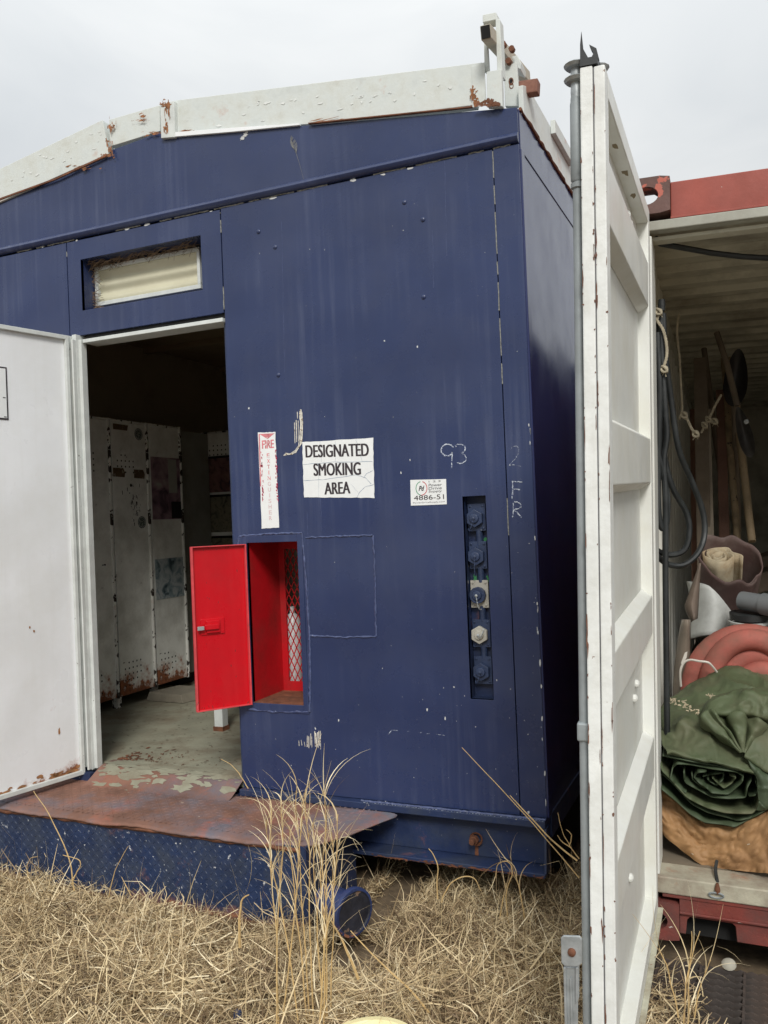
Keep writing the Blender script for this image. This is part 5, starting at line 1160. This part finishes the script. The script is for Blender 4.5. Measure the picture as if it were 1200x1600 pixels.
# ================================================================== GROUND THINGS
gr = thing('steel_grating', 'dark rusty serrated steel grating on the ground below the container sill', 'grating', (.35, 2.6, .06))
x0, x1, y0, y1, zt = -.42, 1.35, 2.22, 2.88, .088
b = MB(); n = 110; tops = [(x0+(x1-x0)*i/n, zt+(.006 if i % 2 else 0)) for i in range(n+1)]
b.prism([(x, y1, z) for x, z in tops]+[(x1, y1, zt-.03), (x0, y1, zt-.03)], (0, .005, 0)); bar0 = b.build('bearing_bar', grate_m, gr)
for i in range(1, 17): kin(bar0, gr, (0, -.038*i, 0))
b = MB(); b.tube([(x0+.06, y1+.005, zt-.001), (x0+.06, y1-.62, zt-.001)], .0045, 6); cr0 = b.build('cross_rod', grate_m, gr)
for i in range(1, 14): kin(cr0, gr, (.128*i, 0, 0))
p = WP(1139, 1508, 2, .10); b = MB(); b.lathe([(-.012, .0001), (-.010, .016), (0, .022), (.008, .017), (.012, .006), (.0125, .0001)], (p.x, p.y, .104), (.1,-.5,.8), 14)
b.build('pale_stone', stone_m, label='small pale rounded stone lying on the rusty grating', cat='stone', smooth=True, noisy=.003)
p = WP(604, 1590, 2, .13); c = Vector((p.x+.02, p.y-.16, .11))
yl = thing('yellow_lid', 'pale yellow round plastic lid in the straw at the bottom edge', 'lid', c)
b = MB(); b.lathe([(-.04, .150), (-.01, .158), (.006, .160), (.014, .152), (.014, .138), (.004, .130), (.002, .0001)], c, (0,-.10,1), 44); b.build('lid', yellow_m, yl, smooth=True)
b = MB(); p2 = WP(566, 1595, 2, .13); b.blot((p2.x, p2.y-.01, c.z+.0165), .016, .008, (1,0,0), (0,1,0), n=12, rough=.5); b.build('rust_blotch', rust_m, yl)
p = WP(374, 1600, 2, .06)
b = MB(); b.tube([(p.x, p.y, .02), (p.x-.004, p.y+.002, .06), (p.x-.006, p.y+.004, .098)], [.016, .016, .013], 9); b.build('blue_stub', blue_nut, label='small dark blue pipe stub poking out of straw at the bottom edge', cat='pipe stub', noisy=.006)

# ------------------------------------------------------------------ straw thatch
def straw_mat(name, gain=1.16):
    m = bpy.data.materials.new(name); m.use_nodes = True; t = m.node_tree; n = t.nodes.new; k = t.links.new; B = t.nodes['Principled BSDF']
    at = n('ShaderNodeAttribute'); at.attribute_name = 'tint'; r = n('ShaderNodeValToRGB'); k(at.outputs['Fac'], r.inputs[0])
    el = r.color_ramp.elements; el[0].position = 0; el[0].color = (.10*gain,.068*gain,.040*gain,1); el[1].position = 1; el[1].color = (.78*gain,.68*gain,.47*gain,1)
    for p_, c in ((.25, (.235,.165,.095)), (.5, (.41,.31,.18)), (.75, (.61,.49,.29))):
        e = el.new(p_); e.color = (*[x*gain for x in c], 1)
    k(r.outputs[0], B.inputs['Base Color']); B.inputs['Roughness'].default_value = .6; B.inputs['Specular IOR Level'].default_value = .3
    return m
straw = straw_mat('dry_straw')
def ribbons(name, P0, D, L_, curl, wd, tint, segs=4, parent=None, **kw):
    n_ = len(P0); V = np.zeros((n_, segs+1, 2, 3)); prof = kw.pop('prof', None); Z = np.array([0, 0, 1.]); p = P0.copy(); d = D/np.linalg.norm(D, axis=1, keepdims=True)
    ax = curl/np.maximum(1e-6, np.linalg.norm(curl, axis=1, keepdims=True)); ang = np.linalg.norm(curl, axis=1)/segs
    side = np.cross(d, rng.normal(size=(n_, 3))+Z*1.2); side /= np.maximum(1e-6, np.linalg.norm(side, axis=1, keepdims=True))
    for s_ in range(segs+1):
        ww = wd*((1-.85*(s_/segs)**1.6) if not prof else .25+.75*math.sin(math.pi*min(1, .18+.8*s_/segs)))*.5; V[:, s_, 0] = p-side*ww[:, None]; V[:, s_, 1] = p+side*ww[:, None]
        p = p+d*(L_/segs)[:, None]; c_, s2 = np.cos(ang)[:, None], np.sin(ang)[:, None]
        d = d*c_+np.cross(ax, d)*s2+ax*(np.sum(ax*d, 1)[:, None])*(1-c_)
    V[..., 2] = np.maximum(V[..., 2], .004)
    v = V.reshape(-1, 3); base = (np.arange(n_)*(segs+1)*2)[:, None, None]; s_ = (np.arange(segs)*2)[None, :, None]
    F_ = (base+s_+np.array([0, 1, 3, 2])[None, None, :]).reshape(-1, 4)
    og = np.array([v[:, 0].mean(), v[:, 1].mean(), 0]) if parent is None else np.array(ROOTS[parent.name].translation)
    me = bpy.data.meshes.new(name); me.vertices.add(len(v)); me.vertices.foreach_set('co', (v-og).astype('f').ravel())
    me.loops.add(F_.size); me.loops.foreach_set('vertex_index', F_.astype('i').ravel()); me.polygons.add(len(F_))
    me.polygons.foreach_set('loop_start', (np.arange(len(F_))*4).astype('i')); me.update(calc_edges=True)
    a = me.attributes.new('tint', 'FLOAT', 'POINT'); a.data.foreach_set('value', np.repeat(tint, (segs+1)*2).astype('f'))
    me.materials.append(straw); me.validate()
    o = bpy.data.objects.new(name, me); COL.objects.link(o)
    if parent is None: o.location = og; ROOTS[o.name] = Matrix.Translation(og)
    else: o.parent = parent
    for kk, x in kw.items(): o[kk] = x
    return o
def hum(x, y):
    a = np.array([noise.noise(Vector((X*2.4, Y*2.4, 5)))*.6+noise.noise(Vector((X*6, Y*6, 8)))*.4 for X, Y in zip(x, y)]); return a
def blocked(x, y):
    return ((x > -.30+(3.03-y)*.28+.03*np.sin(y*40)) & (y > 2.28)) | ((y > 2.72) & (x < -1.56)) | ((y > 2.92) & (x > -.47)) | ((y > 3.55) & (x < -.80)) | (y > 3.7) | ((y > 2.86) & (x < -1.34) & (x > -1.47)) | (((x-c.x)**2+(y-c.y)**2) < .15**2) | (((x-pc0.x)**2+(y-pc0.y+.06)**2) < .13**2)
def thatch(n, xr, yr, name, label, lift, ln, wd, tmul=1., seg=5):
    x = rng.uniform(*xr, n); y = rng.uniform(*yr, n); k = ~blocked(x, y); x, y = x[k], y[k]
    thin = np.array([noise.noise(Vector((X*4.3, Y*4.3, 31))) for X, Y in zip(x, y)]); k = rng.random(len(x)) < np.clip(1.15+thin*2.2, .25, 1); x, y = x[k], y[k]; n = len(x)
    h = hum(x, y); lay = rng.random(n); lift = lift*np.clip((3.12-y)/.25, .25, 1); z = .006+(.085+.07*h)*lay*lift+.01
    az = rng.uniform(0, 2*np.pi, n)+h*2; el_ = rng.normal(.08, .30, n)+(rng.random(n) < .05)*rng.uniform(.3, 1.0, n)
    D = np.stack([np.cos(az)*np.cos(el_), np.sin(az)*np.cos(el_), np.sin(el_)], 1)
    curl = rng.normal(size=(n, 3))*np.array([.9, .9, 1.3])*rng.gamma(1.3, .8, n)[:, None]
    Ls = (rng.gamma(3.2, ln/3.2, n)+.015)*np.where(y > 3.0, .6, 1); ws = rng.uniform(.5, 1.4, n)*wd
    # near an obstacle keep blades short
    tint = np.where(rng.random(n) < .22, rng.uniform(0, .3, n), np.clip(.62+.10*h+rng.normal(0, .2, n), 0, 1))*tmul
    patch = np.array([noise.noise(Vector((X*3.1, Y*3.1, 20))) for X, Y in zip(x, y)]); tint = np.clip(tint+patch*.28, 0, 1)
    P0 = np.stack([x, y, z], 1)-D*Ls[:, None]*.5; P0[:, 2] = np.maximum(P0[:, 2], .004)
    ex = P0+D*Ls[:, None]; bad = blocked(P0[:, 0], P0[:, 1]) | blocked(ex[:, 0], ex[:, 1]); g_ = ~bad
    return ribbons(name, P0[g_], D[g_], Ls[g_], curl[g_], ws[g_], tint[g_], seg, label=label, category='dry grass', kind='stuff', prof=1)
thatch(140000, (-3.3, -.35), (1.75, 3.68), 'dry_grass', 'matted dry straw coloured grass covering the ground before the landing', 1.0, .125, .0036)
thatch(26000, (-.36, 1.3), (1.8, 2.75), 'dry_grass', 'matted dry grass to the right of the white container door', 1.1, .11, .0036)
thatch(12000, (-5, 2.5), (.0, 1.8), 'dry_grass', 'sparser dry grass nearest the viewer, below the frame', 1.0, .10, .004, seg=3)
x_ = rng.uniform(-.36, .25, 900); y_ = rng.uniform(2.45, 2.85, 900)
n_ = 1500; xx = rng.uniform(-3.3, .9, n_); yy_ = rng.uniform(1.8, 3.3, n_); kk = ~blocked(xx, yy_) & ~((xx > -.3) & (yy_ > 2.6)); xx, yy_ = xx[kk], yy_[kk]; n_ = len(xx)
az = rng.uniform(0, 6.28, n_); el_ = rng.uniform(.5, 1.3, n_); D = np.stack([np.cos(az)*np.cos(el_), np.sin(az)*np.cos(el_)*.6, np.sin(el_)], 1)
ribbons('upright_dry_grass', np.stack([xx, yy_, np.full(n_, .02)], 1), D, rng.gamma(4, .035, n_)+.04, rng.normal(size=(n_, 3))*np.array([1.3, 1.3, .4]), rng.uniform(.0014, .0035, n_), np.clip(rng.normal(.72, .15, n_), 0, 1), 6, label='thin upright dry grass blades rising from the matted straw', category='dry grass', kind='stuff')

# ------------------------------------------------------------------ tall dry plants
def fringe(name, label, stalks, leaves, cat='dry plant', group=None, tint=.78, wide=1., lmin=.07, lmax=.20, lw=1.):
    """stalks: list of pixel polylines with distance y; leaves: number per stalk"""
    base = WP(*stalks[0][0][:2], 1, stalks[0][0][2]); t = thing(name, label, cat, (base.x, base.y, 0), group=group)
    t0 = []; 
    P0, D, Ls, C_, Wd, T = [], [], [], [], [], []
    for st in stalks:
        P = smooth_path([WP(a, b_, 1, y) for a, b_, y in st], 5); P = [p+Vector((.006*noise.noise(Vector((i_*.35, st[0][0]*.1, 1))), 0, 0))*min(1, i_/4) for i_, p in enumerate(P)]; b = MB(); m_ = len(P)
        b.tube(P, [(.0026*(1-.75*i/m_)+.0004)*wide for i in range(m_)], 5); s_ = b.build('stalk', stalk_m, t, smooth=True)
        for _ in range(leaves):
            i = int(m_*random.uniform(.35, .97)); i = min(i, m_-2); d = (P[i+1]-P[i]).normalized()
            P0.append(P[i]); sp_ = random.gauss(0, .3); D.append((d.x+sp_*.8, d.y+random.uniform(-.25, .25), d.z*random.uniform(.8, 1.6))); Ls.append(random.uniform(lmin, lmax)); 
            C_.append((random.gauss(0, .6), (1.5*math.copysign(random.uniform(.05, 1.1), sp_) if random.random() < .7 else random.gauss(0, 1.6)), random.gauss(0, .5))); Wd.append(random.uniform(.0025, .0055)*wide*lw); T.append(min(1, random.gauss(tint, .18)))
    if P0: ribbons('leaf_blades', np.array([tuple(p) for p in P0]), np.array(D), np.array(Ls), np.array(C_), np.array(Wd), np.array(T), 7, parent=t, kind='stuff')
    return t
stalk_m = mat('pale_stalk', (.60,.42,.19), .6, var=.2, vs=30, bump=0)
stalk_thin = stalk_m
st = []
for x0_, y0_, x1_, y1_, d in ((432, 1600, 424, 1262, 2.10), (436, 1600, 438, 1245, 2.12), (440, 1585, 478, 1230, 2.15), (482, 1600, 452, 1290, 2.18), (492, 1600, 476, 1240, 2.2), (505, 1590, 488, 1285, 2.22), (515, 1600, 520, 1300, 2.25), (512, 1600, 498, 1320, 2.2), (498, 1600, 528, 1272, 2.15), (487, 1600, 462, 1235, 2.2), (507, 1600, 510, 1275, 2.2), (470, 1600, 415, 1290, 2.15), (505, 1600, 505, 1235, 2.17)):
    st.append([(x0_, y0_+25, d), ((x0_*.6+x1_*.4)+random.uniform(-4, 4), y0_*.6+y1_*.4, d+.02), ((x0_*.25+x1_*.75)+random.uniform(-5, 5), y0_*.25+y1_*.75, d+.02), (x1_, y1_, d)])
fringe('tall_dry_grass', 'tall tuft of pale dry grass in front of the landing corner', st, 15, lmin=.06, lmax=.24, lw=1.0, wide=.8, tint=.80)
fringe('dry_stalk', 'long leaning dry stalk crossing the lower right of the blue wall', [[(905, 1372, 2.9), (860, 1318, 2.92), (790, 1240, 2.95), (722, 1168, 3.0)]], 0, group='single dry stalks', wide=.8)
fringe('dry_stalk', 'second leaning dry stalk with pale tip, right of the long one', [[(902, 1345, 2.9), (862, 1312, 2.92), (815, 1262, 2.95), (797, 1243, 2.98)]], 0, group='single dry stalks', wide=1.1)
fringe('dry_stalk', 'thin crooked stalk in front of the landing left end', [[(116, 1392, 2.62), (108, 1345, 2.62), (82, 1282, 2.62), (52, 1236, 2.62)], [(112, 1382, 2.62), (120, 1362, 2.62), (125, 1345, 2.62), (98, 1336, 2.62)]], 0, group='single dry stalks', tint=.8)
fringe('dry_stalk', 'short thin stalk against the middle of the blue front plate', [[(170, 1402, 2.6), (180, 1360, 2.6), (200, 1322, 2.6)], [(205, 1400, 2.6), (190, 1370, 2.6)]], 0, group='single dry stalks', wide=.7)
fringe('dry_stalk', 'curled thin stalk at the far left of the front plate', [[(48, 1382, 2.6), (42, 1360, 2.6), (47, 1342, 2.6), (60, 1338, 2.6)]], 0, group='single dry stalks', wide=.7)
fringe('dry_stalk', 'bare arching stalk leaning out of the doorway threshold', [[(388, 1232, 3.1), (378, 1216, 3.1), (362, 1196, 3.1), (345, 1186, 3.1)]], 0, group='single dry stalks', wide=.7)
fringe('dry_stalk', 'branching weed stem between the blue corner and the white door', [[(905, 1342, 2.95), (893, 1325, 2.95), (880, 1302, 2.95), (872, 1270, 2.95)], [(893, 1325, 2.95), (878, 1315, 2.95), (872, 1305, 2.95)], [(890, 1320, 2.95), (893, 1305, 2.95), (885, 1296, 2.95)]], 0, group='single dry stalks', wide=.8)
fringe('dry_stalk', 'upright broken straw under the skid beam', [[(684, 1405, 2.95), (683, 1370, 2.95), (681, 1342, 2.95), (670, 1326, 2.95)]], 0, group='single dry stalks', wide=1.0)
fringe('dry_stalk', 'hooked straw arching before the dark gap', [[(690, 1410, 2.9), (700, 1385, 2.9), (720, 1371, 2.9), (740, 1372, 2.9), (752, 1392, 2.9)]], 0, group='single dry stalks')
fringe('dry_stalk', 'long leaning straw right of the flanged pipe', [[(672, 1585, 2.35), (640, 1545, 2.35), (590, 1500, 2.35), (547, 1454, 2.35)]], 0, group='single dry stalks', wide=1.2)
fringe('dry_stalk', 'leaning straw crossing in front of the flanged pipe', [[(560, 1530, 2.4), (540, 1480, 2.4), (517, 1438, 2.4)]], 0, group='single dry stalks', wide=1.6)
fringe('dry_stalk', 'curled broad dry leaf left of the yellow lid', [[(375, 1480, 2.3), (374, 1440, 2.3), (378, 1408, 2.3), (388, 1398, 2.3)]], 2, group='single dry stalks', wide=1.6)
fringe('seed_head_grass', 'dried grass clump with drooping grey seed head beside the skid corner', [[(795, 1450, 2.98), (790, 1400, 2.98), (800, 1362, 2.98), (792, 1346, 2.98), (778, 1352, 2.98), (775, 1372, 2.98)], [(820, 1440, 2.98), (812, 1390, 2.98), (800, 1352, 2.98)], [(780, 1440, 2.98), (790, 1380, 2.98)]], 5, tint=.5)
fringe('dry_grass_tuft', 'low tuft of straw on the left edge of the rusty grating', [[(1075, 1600, 2.45), (1078, 1530, 2.45), (1080, 1455, 2.45)], [(1068, 1600, 2.45), (1075, 1520, 2.45), (1094, 1455, 2.45)], [(1085, 1590, 2.45), (1095, 1540, 2.45), (1112, 1500, 2.45)], [(1060, 1590, 2.45), (1048, 1530, 2.45), (1030, 1482, 2.45)]], 4, wide=.8)
